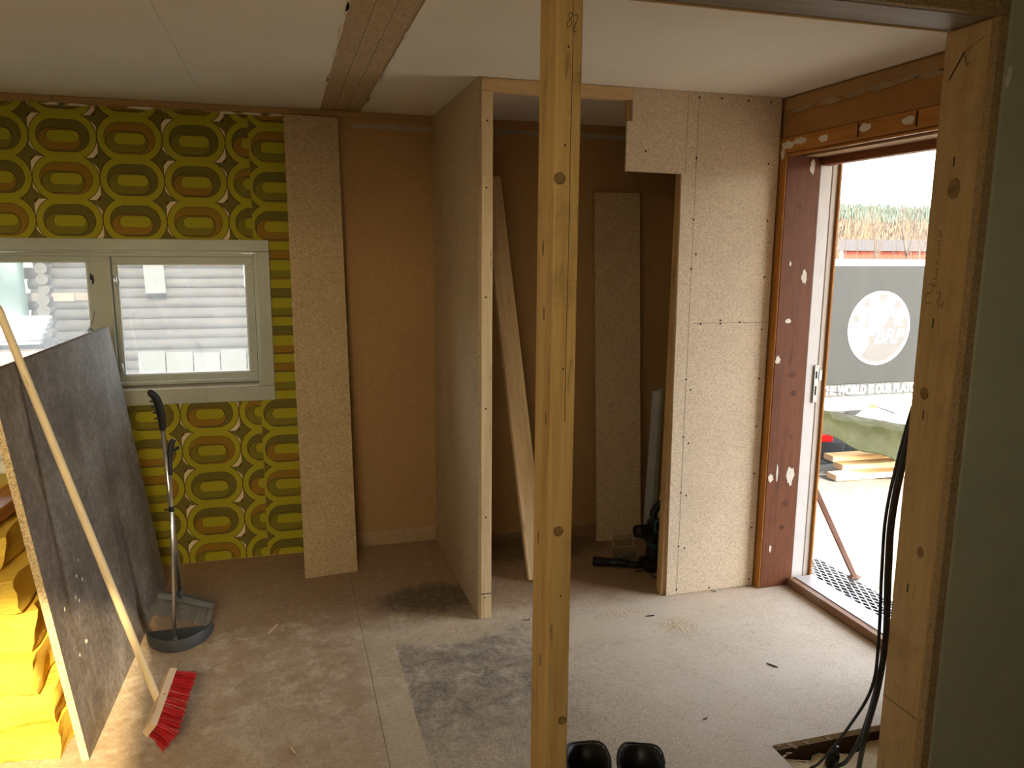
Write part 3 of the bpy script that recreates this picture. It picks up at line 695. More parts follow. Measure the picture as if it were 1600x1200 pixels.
# glass wool stack
def batt(name, x0, x1, y0, y1, z0, z1, mat, seed, amp=.022):
    bm = bmesh.new(); nx, ny, nz = 26, 18, 5; cx, cy = (x0+x1)/2, (y0+y1)/2
    bmesh.ops.create_cube(bm, size=1); bm.free(); bm = bmesh.new()
    idx = {}
    def V(i, j, k):
        if (i, j, k) not in idx:
            p = Vector((x0+(x1-x0)*i/nx, y0+(y1-y0)*j/ny, z0+(z1-z0)*k/nz))
            q = p*9+Vector((seed*7.1, 0, 0)); nn = Vector((mnoise.noise(q), mnoise.noise(q+Vector((5, 9, 1))), mnoise.noise(q+Vector((9, 2, 8)))))
            q = p*30; nn += .5*Vector((mnoise.noise(q), mnoise.noise(q+Vector((5, 9, 1))), mnoise.noise(q+Vector((9, 2, 8)))))
            ed = 1-.35*abs(k/nz*2-1)
            d = Vector((nn.x*amp, nn.y*amp*1.4, nn.z*amp*.35)); 
            if k == 0: d.z = abs(d.z)*.3
            idx[(i, j, k)] = bm.verts.new(p+d-Vector((cx, cy, z0)))
        return idx[(i, j, k)]
    def quad(*a): bm.faces.new([V(*t) for t in a])
    for i in range(nx):
        for j in range(ny): quad((i, j, 0), (i+1, j, 0), (i+1, j+1, 0), (i, j+1, 0)); quad((i, j, nz), (i+1, j, nz), (i+1, j+1, nz), (i, j+1, nz))
        for k in range(nz): quad((i, 0, k), (i+1, 0, k), (i+1, 0, k+1), (i, 0, k+1)); quad((i, ny, k), (i+1, ny, k), (i+1, ny, k+1), (i, ny, k+1))
    for j in range(ny):
        for k in range(nz): quad((0, j, k), (0, j+1, k), (0, j+1, k+1), (0, j, k+1)); quad((nx, j, k), (nx, j+1, k), (nx, j+1, k+1), (nx, j, k+1))
    o = put(name, bm_mesh(bm, name), mat, None, (cx, cy, z0), smooth=True); o.data.set_sharp_from_angle(angle=R(70)); return o
zz = .004; POS = ['lowest of the stack, on the floor', 'second from the floor', 'third from the floor', 'fourth from the floor', 'fifth from the floor', 'topmost of the stack, under the loose plank']
HT = (.105, .13, .12, .145, .115, .11)
for i, t in enumerate(HT):
    xr = -.725-.134*(zz+t)-(.0, .0, .01, .0, .012, .05)[i]
    o = batt('insulation_batt', xr-.60, xr, 2.58+(.0, .03, -.01, .045, .02, .08)[i], 3.55, zz, zz+t-.012, M_WOOL, i+1)
    tag(o, 'yellow glass wool batt, '+POS[i], 'insulation', 'glass wool batts'); zz += t
bm = bmesh.new(); add_box(bm, 0, .095, 0, .85, 0, .045, .003)
tag(put('timber_offcut', bm_mesh(bm, 'timber_offcut'), M_ORANGE_Y, mw=axes((-1.005, 2.62, zz+.014), (.995, -.10, 0), (.10, .995, 0), (0, 0, 1))), 'short brown plank lying on the yellow insulation stack', 'plank')
bm = bmesh.new(); add_box(bm, -.6, 0, 0, .5, 0, .05, .008, 2)
tag(put('paper_faced_batt', bm_mesh(bm, 'paper_faced_batt'), M_PAPER, mw=axes((-.88, 3.05, zz+.10), (1, 0, .05), (0, 1, 0), (-.05, 0, 1))), 'pale paper-faced slab on top of the insulation stack', 'insulation')

# red broom
br_ = tag(empty('push_broom', (-.45, 2.66, 0)), 'wooden push broom with red bristles leaning on the dark board', 'broom')
hb = Vector((-.462, 2.655, .118)); ht = Vector((-.802, 2.765, 1.262)); hd = (ht-hb).normalized()
# shaft and knob in a frame along the handle
hx = hd.orthogonal().normalized(); 
hfr = axes(hb-Vector((-.0+br_.location.x, br_.location.y, 0)), hx, hd.cross(hx), hd)
o = lathe('handle', [(.013, -.012), (.0125, .0), (.0125, .7), (.0120, 1.36), (.010, 1.375), (.004, 1.382)], M_HANDLE, br_, 18); o.matrix_local = hfr
Lx = Vector((.09, .985, .10)).normalized(); bd = Vector((.80, -.02, -.60)); bd = (bd-Lx*bd.dot(Lx)).normalized(); wd2 = bd.cross(Lx).normalized()
bc = hb+bd*.010-Vector((br_.location.x, br_.location.y, 0))
hm = axes(bc, Lx, wd2, -bd)            # x long, y width, z away from the bristles
bm = bmesh.new(); add_box(bm, -.15, .15, -.030, .030, -.012, .012, 0)
for v in bm.verts:
    if v.co.z > 0: v.co.y *= .72; v.co.x *= .97
bmesh.ops.bevel(bm, geom=bm.edges[:], offset=.004, segments=2, affect='EDGES', profile=.5)
o = put('block', bm_mesh(bm, 'block'), m_wood('beech_block', (.72, .55, .37), (.60, .43, .27), 0, 30, 12), br_); o.matrix_local = hm
bm = bmesh.new(); rb = random.Random(5)
for i in range(26):
    for j in range(5):
        x0, y0 = -.138+.276*i/25, -.022+.044*j/4
        for k in range(9):
            sx, sy = x0*1.12+rb.gauss(0, .006), y0*1.6+rb.gauss(0, .006); L = .070+rb.uniform(-.005, .003)
            p0 = Vector((x0+rb.uniform(-.003, .003), y0+rb.uniform(-.003, .003), -.011)); p1 = Vector((sx, sy, -.011-L))
            a = rb.uniform(0, 6.28); e = Vector((math.cos(a), math.sin(a), 0))*.0011; f = Vector((-math.sin(a), math.cos(a), 0))*.0011
            v = [bm.verts.new(p0+e), bm.verts.new(p0-e*.5+f), bm.verts.new(p0-e*.5-f), bm.verts.new(p1+e), bm.verts.new(p1-e*.5+f), bm.verts.new(p1-e*.5-f)]
            for q in range(3): bm.faces.new((v[q], v[(q+1) % 3], v[3+(q+1) % 3], v[3+q]))
o = put('bristles', bm_mesh(bm, 'bristles'), M_REDB, br_); o.matrix_local = hm; o['kind'] = 'stuff'; o['label'] = 'red plastic bristles'
lathe('hole_plug', [(.004, 0), (.003, .001)], M_DKMET, br_, 10).matrix_local = axes(bc+wd2*.026+bd*.003, Lx, bd, wd2)

# long handled dustpan
dp = tag(empty('dustpan', (-.474, 3.25, 0)), 'dark grey long-handled dustpan standing against the dark board', 'dustpan')
bm = bmesh.new(); pro = []   # pan: curved back wall, flat tray
n = 14
def arc(t, r, z, back): return Vector((-.125+.25*t, -.055*math.sin(math.pi*t)*back+.02, z))
rows = []
for (sc_, z) in ((1.0, .004), (1.04, .052), (1.0, .055), (.96, .052), (.93, .008)):
    rows.append([bm.verts.new(((-.125+.25*i/n)*sc_, (.075-.13*math.sin(math.pi*i/n)**.6)*sc_, z)) for i in range(n+1)])
for a, b in zip(rows, rows[1:]):
    for i in range(n): bm.faces.new((a[i], a[i+1], b[i+1], b[i]))
put('pan_wall', bm_mesh(bm, 'pan_wall'), M_GREYP, dp, smooth=True)
bm = bmesh.new(); t_ = [bm.verts.new(((-.125+.25*i/n), (.075-.13*math.sin(math.pi*i/n)**.6), .004)) for i in range(n+1)]
f_ = [bm.verts.new((-.13+.26*i/n, .16, .002)) for i in range(n+1)]
for i in range(n): bm.faces.new((t_[i], t_[i+1], f_[i+1], f_[i]))
me = bm_mesh(bm, 'tray'); o = put('tray', me, M_GREYP, dp); sm_ = o.modifiers.new('thickness', 'SOLIDIFY'); sm_.thickness = .003; sm_.offset = -1
hb2 = Vector((-.002, -.045, .045)); ht2 = Vector((.01, .075, .80))
tube('handle', [hb2, ht2], .0065, M_ALU, dp, 12, 1)
dirn = (ht2-hb2).normalized()
tube('grip', [ht2-dirn*.09, ht2-dirn*.02, ht2+dirn*.0, ht2+dirn*.03+Vector((.006, 0, 0)), ht2+dirn*.052+Vector((.016, .0, 0))], [.0085, .009, .011, .011, .010], M_BLACKP, dp, 12)
tube('hook', [ht2+dirn*.01, ht2+dirn*.012+Vector((.022, 0, 0)), ht2+dirn*.016+Vector((.034, -.002, .004))], .006, M_BLACKP, dp, 8)
for f in (.70, ):
    p = hb2+(ht2-hb2)*f
    tube('clip', [p-dirn*.010, p+dirn*.010], .0105, M_BLACKP, dp, 10, 1); tube('clip_peg', [p, p+Vector((-.026, 0, 0))], .004, M_BLACKP, dp, 8, 1)
tube('handle_socket', [hb2-dirn*.012, hb2+dirn*.02], .010, M_GREYP, dp, 10, 1)

# long handled hand brush
lb = tag(empty('long_handled_brush', (-.462, 3.33, 0)), 'grey angled brush with aluminium handle clipped above the dustpan', 'brush')
b0 = Vector((-.003, .03, .185)); b1 = Vector((-.028, .03, .905)); dr = (b1-b0).normalized()
tube('handle', [b0, b1], .0092, M_ALU, lb, 14, 1)
tube('grip', [b1-dr*.02, b1+dr*.02, b1+dr*.055+Vector((-.002, -.002, 0)), b1+dr*.10+Vector((-.008, -.006, 0)), b1+dr*.13+Vector((-.020, -.012, 0)), b1+dr*.145+Vector((-.034, -.018, 0))], [.012, .0145, .0165, .0165, .015, .009], M_BLACKP, lb, 14)
for k in range(5):
    p = b1+dr*(.03+.024*k)+Vector((-.003*k-.004, -.002*k, 0)); tube('finger_ridge', [p+Vector((-.008, 0, 0)), p+Vector((-.022, -.006, .0))], [.005, .003], M_BLACKP, lb, 8, 1)
tube('socket', [b0-dr*.02, b0+dr*.012], [.015, .011], M_GREYP, lb, 12, 1)
hdv = Vector((.95, -.10, -.30)).normalized(); hn = Vector((-.28, -.10, -.95)); hn = (hn-hdv*hn.dot(hdv)).normalized(); hw = hn.cross(hdv)
bmx = axes((0.018, .03, .150), hdv, hw, -hn)
bm = bmesh.new(); add_box(bm, -.115, .115, -.019, .019, -.012, .012, 0)
bmesh.ops.subdivide_edges(bm, edges=[e for e in bm.edges if abs(e.verts[0].co.x-e.verts[1].co.x) > .1], cuts=5)
for v in bm.verts:
    if v.co.z > 0: v.co.z += .012*max(0, 1-abs(v.co.x+.02)/.06); v.co.y *= .8
bmesh.ops.bevel(bm, geom=[e for e in bm.edges if e.calc_face_angle(0) > .5], offset=.003, segments=2, affect='EDGES', profile=.5)
o = put('brush_body', bm_mesh(bm, 'brush_body'), M_GREYP, lb); o.matrix_local = bmx
bm = bmesh.new()
for i in range(44):
    for j in range(4):
        x0, y0 = -.110+.22*i/43, -.014+.028*j/3
        for k in range(6):
            L = .070+rb.uniform(-.008, .004); p0 = Vector((x0, y0, -.011)); p1 = Vector((x0*1.08+rb.gauss(-.006, .004), y0*1.8+rb.gauss(0, .005), -.011-L))
            a = rb.uniform(0, 6.28); e = Vector((math.cos(a), math.sin(a), 0))*.0008; f = Vector((-math.sin(a), math.cos(a), 0))*.0008
            v = [bm.verts.new(p0+e), bm.verts.new(p0-e*.5+f), bm.verts.new(p0-e*.5-f), bm.verts.new(p1+e), bm.verts.new(p1-e*.5+f), bm.verts.new(p1-e*.5-f)]
            for q in range(3): bm.faces.new((v[q], v[(q+1) % 3], v[3+(q+1) % 3], v[3+q]))
o = put('bristles', bm_mesh(bm, 'bristles'), M_GREYB, lb); o.matrix_local = bmx; o['kind'] = 'stuff'; o['label'] = 'grey bristles'

# rubber boots in the foreground
def boot(loc, rz, label):
    t = tag(empty('rubber_boot', loc, rz), label, 'boot', 'pair of black rubber boots')
    bm = bmesh.new(); seg = 20; rings = []
    # ring: centre y, z, half width, half depth, tilt
    prof = [(.020, .012, .044, .125), (.022, .03, .046, .128), (.020, .055, .046, .120), (.006, .085, .046, .095), (-.016, .115, .046, .068), (-.026, .15, .047, .058), (-.030, .20, .050, .056), (-.030, .26, .054, .059), (-.028, .315, .057, .062)]
    for i, (cy, z, a, b) in enumerate(prof):
        rings.append([bm.verts.new((a*math.cos(q), cy+b*math.sin(q), z+(.014*math.sin(q)+.008*math.sin(3*q) if i == len(prof)-1 else 0))) for q in (2*math.pi*k/seg for k in range(seg))])
    for a, b in zip(rings, rings[1:]):
        for k in range(seg): bm.faces.new((a[k], a[(k+1) % seg], b[(k+1) % seg], b[k]))
    bm.faces.new(rings[0][::-1])
    o = put('upper', bm_mesh(bm, 'upper'), M_BLACKR, t, smooth=True); md = o.modifiers.new('thickness', 'SOLIDIFY'); md.thickness = .004; md.offset = -1
    bm = bmesh.new(); r0 = [bm.verts.new((.049*math.cos(q), .020+.132*math.sin(q), 0.001)) for q in (2*math.pi*k/seg for k in range(seg))]; r1 = [bm.verts.new((v.co.x, v.co.y, .02)) for v in r0]
    bm.faces.new(r0[::-1]); bm.faces.new(r1)
    for k in range(seg): bm.faces.new((r0[k], r0[(k+1) % seg], r1[(k+1) % seg], r1[k]))
    put('sole', bm_mesh(bm, 'sole'), M_BLACKP, t)
    pts = [(.060*math.cos(q), -.028+.065*math.sin(q), .317+.014*math.sin(q)+.008*math.sin(3*q)) for q in (2*math.pi*k/16 for k in range(17))]
    tube('rim', pts, .0032, M_BLACKR, t, 6, 2)
boot((.712, 1.735, 0), R(-8), 'black rubber boot in the foreground, nearer the timber post')
boot((.850, 1.690, 0), R(-24), 'black rubber boot in the foreground, farther from the timber post')

# cables by the jamb
def cable(pts, r, label):
    o = tube('power_cable', pts, r, M_BLACKR, None, 8, 8); tag(o, label, 'cable', 'black cables hanging by the doorway'); return o
cable([(1.52, 1.52, 1.95), (1.52, 1.53, 1.5), (1.488, 1.56, 1.18), (1.457, 1.56, .97), (1.461, 1.56, .80), (1.479, 1.565, .62), (1.500, 1.60, .46), (1.56, 1.70, .25), (1.64, 1.84, .05), (1.655, 1.90, -.02), (1.67, 1.95, -.09)], .0065, 'black cable hanging by the jamb, ending in the plug over the floor hole')
cable([(1.54, 1.515, 1.95), (1.54, 1.527, 1.5), (1.50, 1.565, 1.18), (1.468, 1.566, .97), (1.472, 1.566, .80), (1.486, 1.57, .62), (1.500, 1.595, .46), (1.55, 1.68, .25), (1.63, 1.78, .05), (1.67, 1.82, -.10)], .0075, 'thick black cable hanging straightest beside the timber jamb')
cable([(1.53, 1.528, 1.95), (1.53, 1.540, 1.5), (1.496, 1.580, 1.18), (1.462, 1.582, .97), (1.464, 1.582, .80), (1.474, 1.582, .62), (1.484, 1.60, .46), (1.505, 1.70, .27), (1.53, 1.83, .07), (1.552, 1.905, -.015), (1.56, 1.93, -.10)], .0042, 'thin black cable swinging farthest left over the floor hole')
pg = tag(empty('cable_plug', (1.672, 1.955, -.06)), 'black plug lying on the insulation in the floor hole', 'plug')
lathe('body', [(.010, 0), (.019, .01), (.020, .05), (.016, .065)], M_BLACKP, pg, 14, mw=axes((0, 0, 0), (1, 0, 0), (0, .9, .3), (0, -.3, .9)))
tube('collar', [(0, -.02, .058), (0, -.028, .09)], [.012, .007], M_BLACKR, pg, 10, 1)
o = batt('floor_insulation', 1.53, 2.14, 1.52, 2.0, -.185, -.055, M_WOOLP, 9, .03); tag(o, 'pale glass wool showing in the hole sawn in the floor', 'insulation')

# things in the cupboard
ps = tag(empty('power_saw', (1.80, 3.47, 0)), 'black and teal power saw standing in the cupboard beside the opening', 'power tool')
bm = bmesh.new(); add_box(bm, -.055, .06, -.045, .045, .05, .26, .016, 2); put('motor_body', bm_mesh(bm, 'motor_body'), M_BLACKP, ps)
bm = bmesh.new(); add_box(bm, -.085, .085, -.06, .06, .001, .05, .01, 2); put('shoe', bm_mesh(bm, 'shoe'), M_DKMET, ps)
lathe('motor_cap', [(.028, 0), (.036, .012), (.036, .08), (.030, .10)], M_BLACKP, ps, 8, mw=axes((-.04, -.01, .21), (0, 1, 0), (0, 0, 1), (-1, 0, .05)), smooth=False)
tube('handle', [(-.03, 0, .25), (-.035, 0, .30), (.0, 0, .345), (.05, 0, .34), (.07, 0, .29), (.055, 0, .25)], .020, M_BLACKP, ps, 12)
tube('grip_insert', [(-.045, -.046, .22), (-.045, -.048, .27), (-.012, -.048, .275), (-.010, -.046, .215), (-.045, -.046, .22)], .006, M_TEAL, ps, 8)
box('teal_band', -.057, .062, -.047, .047, .125, .145, M_TEAL, ps, .004)
box('battery', -.07, .02, -.05, .05, .146, .20, M_BLACKP, ps, .008); box('name_plate', .0, .04, -.0475, -.0455, .065, .085, M_STEEL, ps)
tube('mains_lead', [(-.06, -.05, .03), (-.075, -.075, .012), (-.08, -.11, .006), (-.06, -.14, .006), (-.03, -.15, .006)], .004, M_BLACKR, ps, 6)
mt = tag(empty('hand_grinder', (1.548, 3.552, 0), R(-24)), 'black slim hand tool lying on the cupboard floor', 'power tool')
lathe('barrel', [(.020, 0), (.025, .012), (.023, .05), (.020, .10), (.021, .16), (.018, .19)], M_BLACKP, mt, 14, mw=axes((-.07, 0, .027), (0, 1, 0), (0, 0, 1), (1, 0, -.03)))
tube('head', [(.115, 0, .022), (.15, 0, .022), (.175, 0, .016)], [.017, .018, .014], M_DKMET, mt, 10, 1); tube('switch', [(.02, -.018, .036), (.05, -.018, .036)], .005, M_TEAL, mt, 8, 1)
tube('lead', [(.175, 0, .014), (.19, .0, .006), (.19, -.03, .005), (.15, -.05, .005)], .0035, M_BLACKR, mt, 6)
bx = tag(empty('screw_box', (1.685, 3.63, 0), R(-12)), 'small clear plastic box of screws with its lid raised, in the cupboard', 'box')
for nm, a in (('box_wall', (-.055, .055, -.035, -.033, .003, .05)), ('box_wall', (-.055, .055, .033, .035, .003, .05)), ('box_wall', (-.055, -.053, -.033, .033, .003, .05)), ('box_wall', (.053, .055, -.033, .033, .003, .05)), ('box_bottom', (-.055, .055, -.035, .035, .001, .003))): box(nm, *a, M_CLEAR, bx)
lid = box('lid', -.055, .055, -.0012, .0012, 0, .068, M_CLEAR, bx); lid.location = (0, .036, .05); lid.rotation_euler = (-.35, 0, 0)
for (a, b, c, d) in ((-.055, .055, .0, .002), (-.055, .055, .066, .068), (-.055, -.053, .002, .066), (.053, .055, .002, .066)):
    q = box('lid_rim', a, b, -.003, -.0013, c, d, M_PAPER, lid)
for i in range(14):
    p = Vector((rb.uniform(-.04, .04), rb.uniform(-.025, .025), .006+rb.random()*.018)); a = rb.uniform(0, 6.28)
    tube('screw', [p, p+Vector((math.cos(a)*.018, math.sin(a)*.012, .003))], [.0025, .0010], M_STEEL, bx, 6, 1)

# loose bits on the floor
def screw_on_floor(x, y, a, label):
    t = tag(empty('loose_screw', (x, y, .0035), a), label, 'screw', 'loose screws on the floor')
    tube('shank', [(0, 0, 0), (.030, 0, -.001)], [.0018, .0008], M_DKMET, t, 6, 1); tube('screw_head', [(-.003, 0, 0), (.0, 0, 0)], [.0035, .002], M_DKMET, t, 8, 1)
screw_on_floor(1.935, 3.135, 2.2, 'loose dark screw on the floor at the foot of the notched panel')
screw_on_floor(.985, 3.09, 2.9, 'loose dark screw on the floor just left of the timber post')
def chip_of_wood(x, y, L, a, label, mat):
    bm = bmesh.new(); vs = [(-L/2, 0, .001), (-L*.2, .003, .001), (L/2, .001, .001), (L*.3, -.003, .001), (-L*.3, -.002, .001)]
    v0 = [bm.verts.new(p) for p in vs]; v1 = [bm.verts.new((p[0], p[1], p[2]+.003)) for p in vs]; bm.faces.new(v0); bm.faces.new(v1)
    for k in range(5): bm.faces.new((v0[k], v0[(k+1) % 5], v1[(k+1) % 5], v1[k]))
    o = put('wood_splinter', bm_mesh(bm, 'wood_splinter'), mat, None, (x, y, 0)); o.rotation_euler = (0, 0, a); tag(o, label, 'splinter', 'splinters on the floor')
chip_of_wood(-.10, 3.30, .09, 1.1, 'pale splinter on the floor right of the grey brush', M_PINE)
chip_of_wood(-.03, 2.42, .05, -1.2, 'pale splinter on the floor near the bottom edge, right of the red broom', M_PINE)
chip_of_wood(1.52, 2.985, .045, -.05, 'dark splinter behind the heap of sawdust', M_DKMET)
chip_of_wood(1.80, 2.47, .05, -1.0, 'dark splinter on the pale floor in front of the doorway', M_DKMET)
chip_of_wood(1.36, 2.22, .025, .3, 'brown crumb of wood on the pale floor beyond the rubber boots', M_THRESH)
# sawdust
def sawdust(x, y, rx, ry, n, seed, label):
    rs = random.Random(seed); bm = bmesh.new()
    for i in range(n):
        cx, cy = rs.gauss(0, rx), rs.gauss(0, ry); q = min(1, math.hypot(cx/rx, cy/ry)/2); L = rs.uniform(.003, .012)*(1.15-q); W_ = L*rs.uniform(.35, .8); a = rs.gauss(.5, .5); h = rs.uniform(.0015, .0055)*(1.2-q)
        c, s_ = math.cos(a), math.sin(a); top = bm.verts.new((cx, cy, h)); ring = []
        for k in range(7):
            t = 2*math.pi*k/7; u, v = L*math.cos(t)*rs.uniform(.7, 1.2), W_*math.sin(t)*rs.uniform(.7, 1.2); ring.append(bm.verts.new((cx+u*c-v*s_, cy+u*s_+v*c, .0003)))
        for k in range(7): bm.faces.new((ring[k], ring[(k+1) % 7], top))
    o = put('sawdust', bm_mesh(bm, 'sawdust'), M_DUST, None, (x, y, 0), smooth=True); tag(o, label, 'sawdust', None, 'stuff')
sawdust(1.60, 2.87, .065, .05, 420, 2, 'low heap of sawdust swept together in front of the notched panel')
sawdust(1.38, 3.04, .12, .035, 260, 4, 'loose sawdust trailing along the foot of the notched panel')
sawdust(.62, 3.08, .15, .06, 620, 5, 'drift of sawdust at the foot of the partition')
#OUTDOORS
# ================================================================== OUTDOORS
def gz(x, y):
    d = math.hypot(x, y); t = min(max((y-6.2)/3.3, 0), 1); t = t*t*(3-2*t)
    return -.50-1.1*t*(1 if x > -40 else 0)-.02*max(0, min(d-10, 140))+.02*mnoise.noise((x*.7, y*.7, 0))+.006*mnoise.noise((x*4, y*4, 0))
def m_ground():
    b = MB('sandy_thawing_ground', .95, 0, .1); n = b.noise(.9, 7, .7); f = b.noise(14, 6, .75); s = b.noise(2.6, 6, .7)
    k = b.ramp(f*.5+n*.5, [(.3, (.075, .068, .056)), (.55, (.135, .123, .105)), (.75, (.22, .208, .185))])
    k = b.mix(s.step(.60, .70)*.7, k, (.15, .11, .04)); k = b.mix(b.noise(1.6, 6, .7).step(.62, .70)*.6, k, (.30, .29, .28))
    b.col(k); b.bump(f, .6, .03); return b.m
M_GROUND = m_ground()
bm = bmesh.new(); rad = [0, 1, 2, 3, 4, 4.6, 5.2, 5.8, 6.4, 7, 7.6, 8.2, 9, 10, 11.5, 13, 15, 18, 22, 28, 36, 50, 75, 120, 200, 320]; n = 96; rings = []
for r in rad: rings.append([bm.verts.new((r*math.cos(2*math.pi*k/n), r*math.sin(2*math.pi*k/n), gz(r*math.cos(2*math.pi*k/n), r*math.sin(2*math.pi*k/n)))) for k in range(n)])
for a, b in zip(rings, rings[1:]):
    for k in range(n): bm.faces.new((a[k], a[(k+1) % n], b[(k+1) % n], b[k]))
bmesh.ops.remove_doubles(bm, verts=bm.verts[:], dist=1e-4)
struct(put('ground', bm_mesh(bm, 'ground'), M_GROUND, smooth=True))

# hill across the valley with its forest
def hill_h(az, t):   # az in degrees east of north, t 0 foot .. 1 ridge
    ridge = 37+3.0*math.sin(az*.21+1.4)+3*mnoise.noise((az*.25, 0, 4))
    return -6+(ridge+6)*(t**1.15)
bm = bmesh.new(); rows = []
for i in range(15):
    t = i/14; D = 290+430*t
    rows.append([bm.verts.new((D*math.sin(R(a)), D*math.cos(R(a)), hill_h(a, t))) for a in range(-60, 131, 2)])
for i in range(1, 6): rows.append([bm.verts.new(((720+60*i)*math.sin(R(a)), (720+60*i)*math.cos(R(a)), hill_h(a, 1)-i*7)) for a in range(-60, 131, 2)])
for a, b in zip(rows, rows[1:]):
    for k in range(len(a)-1): bm.faces.new((a[k], a[k+1], b[k+1], b[k]))
struct(put('hill', bm_mesh(bm, 'hill'), m_plain('brown_hillside', (.034, .027, .020), .95, 0, .4, .03), smooth=True))
bm = bmesh.new(); rf = random.Random(4)
for i in range(5200):
    a = rf.uniform(28, 56); t = rf.uniform(.50, 1.0)**.8; D = 290+430*t; x, y, z = D*math.sin(R(a)), D*math.cos(R(a)), hill_h(a, t)
    hgt = rf.uniform(3, 6.5); w_ = hgt*.20; top = bm.verts.new((x, y, z+hgt)); base = [bm.verts.new((x+w_*math.cos(q+i), y+w_*math.sin(q+i), z-.5)) for q in (0, 1.57, 3.14, 4.71)]
    for k in range(4): bm.faces.new((base[k], base[(k+1) % 4], top))
tag(put('conifer_forest', bm_mesh(bm, 'conifer_forest'), m_plain('distant_conifers', (.026, .036, .028), .95, 0, .35, .05)), 'distant dark conifer forest along the hill ridge', 'forest', None, 'stuff')

bm = bmesh.new(); rf = random.Random(9)
for i in range(5200):
    a = rf.uniform(28, 56); t = rf.uniform(.02, .56); D = 290+430*t; x, y, z = D*math.sin(R(a)), D*math.cos(R(a)), hill_h(a, t)
    hgt = rf.uniform(3, 7); w_ = hgt*.22; top = bm.verts.new((x+rf.uniform(-.5, .5), y, z+hgt)); base = [bm.verts.new((x+w_*math.cos(q+i), y+w_*math.sin(q+i), z+hgt*.3)) for q in (0, 2.1, 4.2)]; foot = bm.verts.new((x, y, z-.3))
    for k in range(3): bm.faces.new((base[k], base[(k+1) % 3], top)); bm.faces.new((base[k], foot, base[(k+1) % 3]))
tag(put('birch_wood', bm_mesh(bm, 'birch_wood'), m_plain('distant_bare_birches', (.040, .029, .020), .95, 0, .6, .08)), 'distant brown leafless wood on the slope below the conifers', 'forest', None, 'stuff')

# bare trees and bushes
def grow(bm, p, d, L, r, depth, rnd, spread=.55, kids=(2, 4)):
    d = d.normalized(); pts = [p]; q = p.copy(); dd = d.copy(); ns = 4
    for i in range(ns):
        dd = (dd+Vector((rnd.gauss(0, .10), rnd.gauss(0, .10), .05))).normalized(); q = q+dd*L/ns; pts.append(q.copy())
    add_tube(bm, pts, [r*(1-.55*i/ns) for i in range(ns+1)], 5 if depth > 1 else 3, False)
    if depth > 0:
        for i in range(rnd.randint(*kids)):
            j = rnd.randint(1, ns); a = rnd.uniform(0, 6.28)
            nd = (dd+Vector((math.cos(a), math.sin(a), rnd.uniform(-.1, .5)))*spread).normalized()
            grow(bm, pts[j], nd, L*rnd.uniform(.45, .68), r*(1-.55*j/ns)*.62, depth-1, rnd, spread, kids)
        grow(bm, q, dd, L*.7, r*.45, depth-1, rnd, spread, kids)
M_BARK = m_plain('grey_brown_bark', (.035, .027, .020), .9, 0, .3, 6)
M_TWIG = m_plain('brown_twigs', (.05, .037, .025), .9, 0, .3, 6); M_TWIGY = m_plain('straw_coloured_twigs', (.085, .062, .026), .9, 0, .3, 6)
for (x, y, H_, L, sd_, lab) in ((17.64, 19.10, 0, 2.9, 3, 'tallest slender bare tree beyond the trailer banner'), (19.31, 20.28, 0, 2.5, 8, 'bare tree standing close beside the timber jamb, right of the tallest tree'), (19.65, 22.67, 0, 2.6, 12, 'small bare tree left of the tallest tree beyond the trailer'), (20.4, 24.6, 0, 2.2, 17, 'low bare tree farthest left beyond the trailer banner')):
    t = tag(empty('bare_tree', (x, y, gz(x, y)-.05)), lab, 'tree', 'bare trees beyond the trailer'); rnd = random.Random(sd_)
    bm = bmesh.new(); tr = [Vector((0, 0, 0)), Vector((.05, 0, L*.5)), Vector((-.02, .05, L))]; add_tube(bm, tr, [.07, .055, .045], 7); put('trunk', bm_mesh(bm, 'trunk'), M_BARK, t, smooth=True)
    bm = bmesh.new(); grow(bm, tr[2], Vector((0, 0, 1)), L*.62, .042, 4, rnd, .75, (2, 3))
    for k in range(5): 
        a = rnd.uniform(0, 6.28); grow(bm, tr[0].lerp(tr[2], .45+.1*k), Vector((math.cos(a), math.sin(a), .9)), L*.42, .022, 3, rnd, .7, (2, 3))
    put('branches', bm_mesh(bm, 'branches'), M_BARK, t)
bush = []
for sd_, mt_ in ((31, M_TWIG), (32, M_TWIGY), (33, M_TWIG)):
    bm = bmesh.new(); rnd = random.Random(sd_)
    for k in range(11):
        a = rnd.uniform(0, 6.28); grow(bm, Vector((rnd.gauss(0, .5), rnd.gauss(0, .5), 0)), Vector((math.cos(a)*.5, math.sin(a)*.5, 1)), 1.7, .03, 3, rnd, .5, (2, 3))
    me = bm_mesh(bm, 'bush'); me.materials.append(mt_); bush.append(me)
rnd = random.Random(44)
for i in range(16):
    ring, q = divmod(i, 4); D = (62, 84, 105, 126)[ring]; az = R(36.4+q*2.75+(0, 1.3, .6, 1.9)[ring]); x, y = D*math.sin(az), D*math.cos(az); k = 1 if i in (0, 4, 9, 14) else rnd.choice((0, 2))
    o = put('bare_bush', bush[k], None, None, (x, y, gz(x, y)-.05)); o.rotation_euler = (0, 0, rnd.uniform(0, 6)); s = rnd.uniform(1.35, 1.75)*D/60; o.scale = (s*.75, s*.75, s)
    tag(o, 'straw-coloured bare bush in the thicket beyond the trailer' if k == 1 else 'brown leafless bush in the thicket beyond the trailer', 'bush', 'straw-coloured bushes beyond the trailer' if k == 1 else 'brown bushes beyond the trailer')

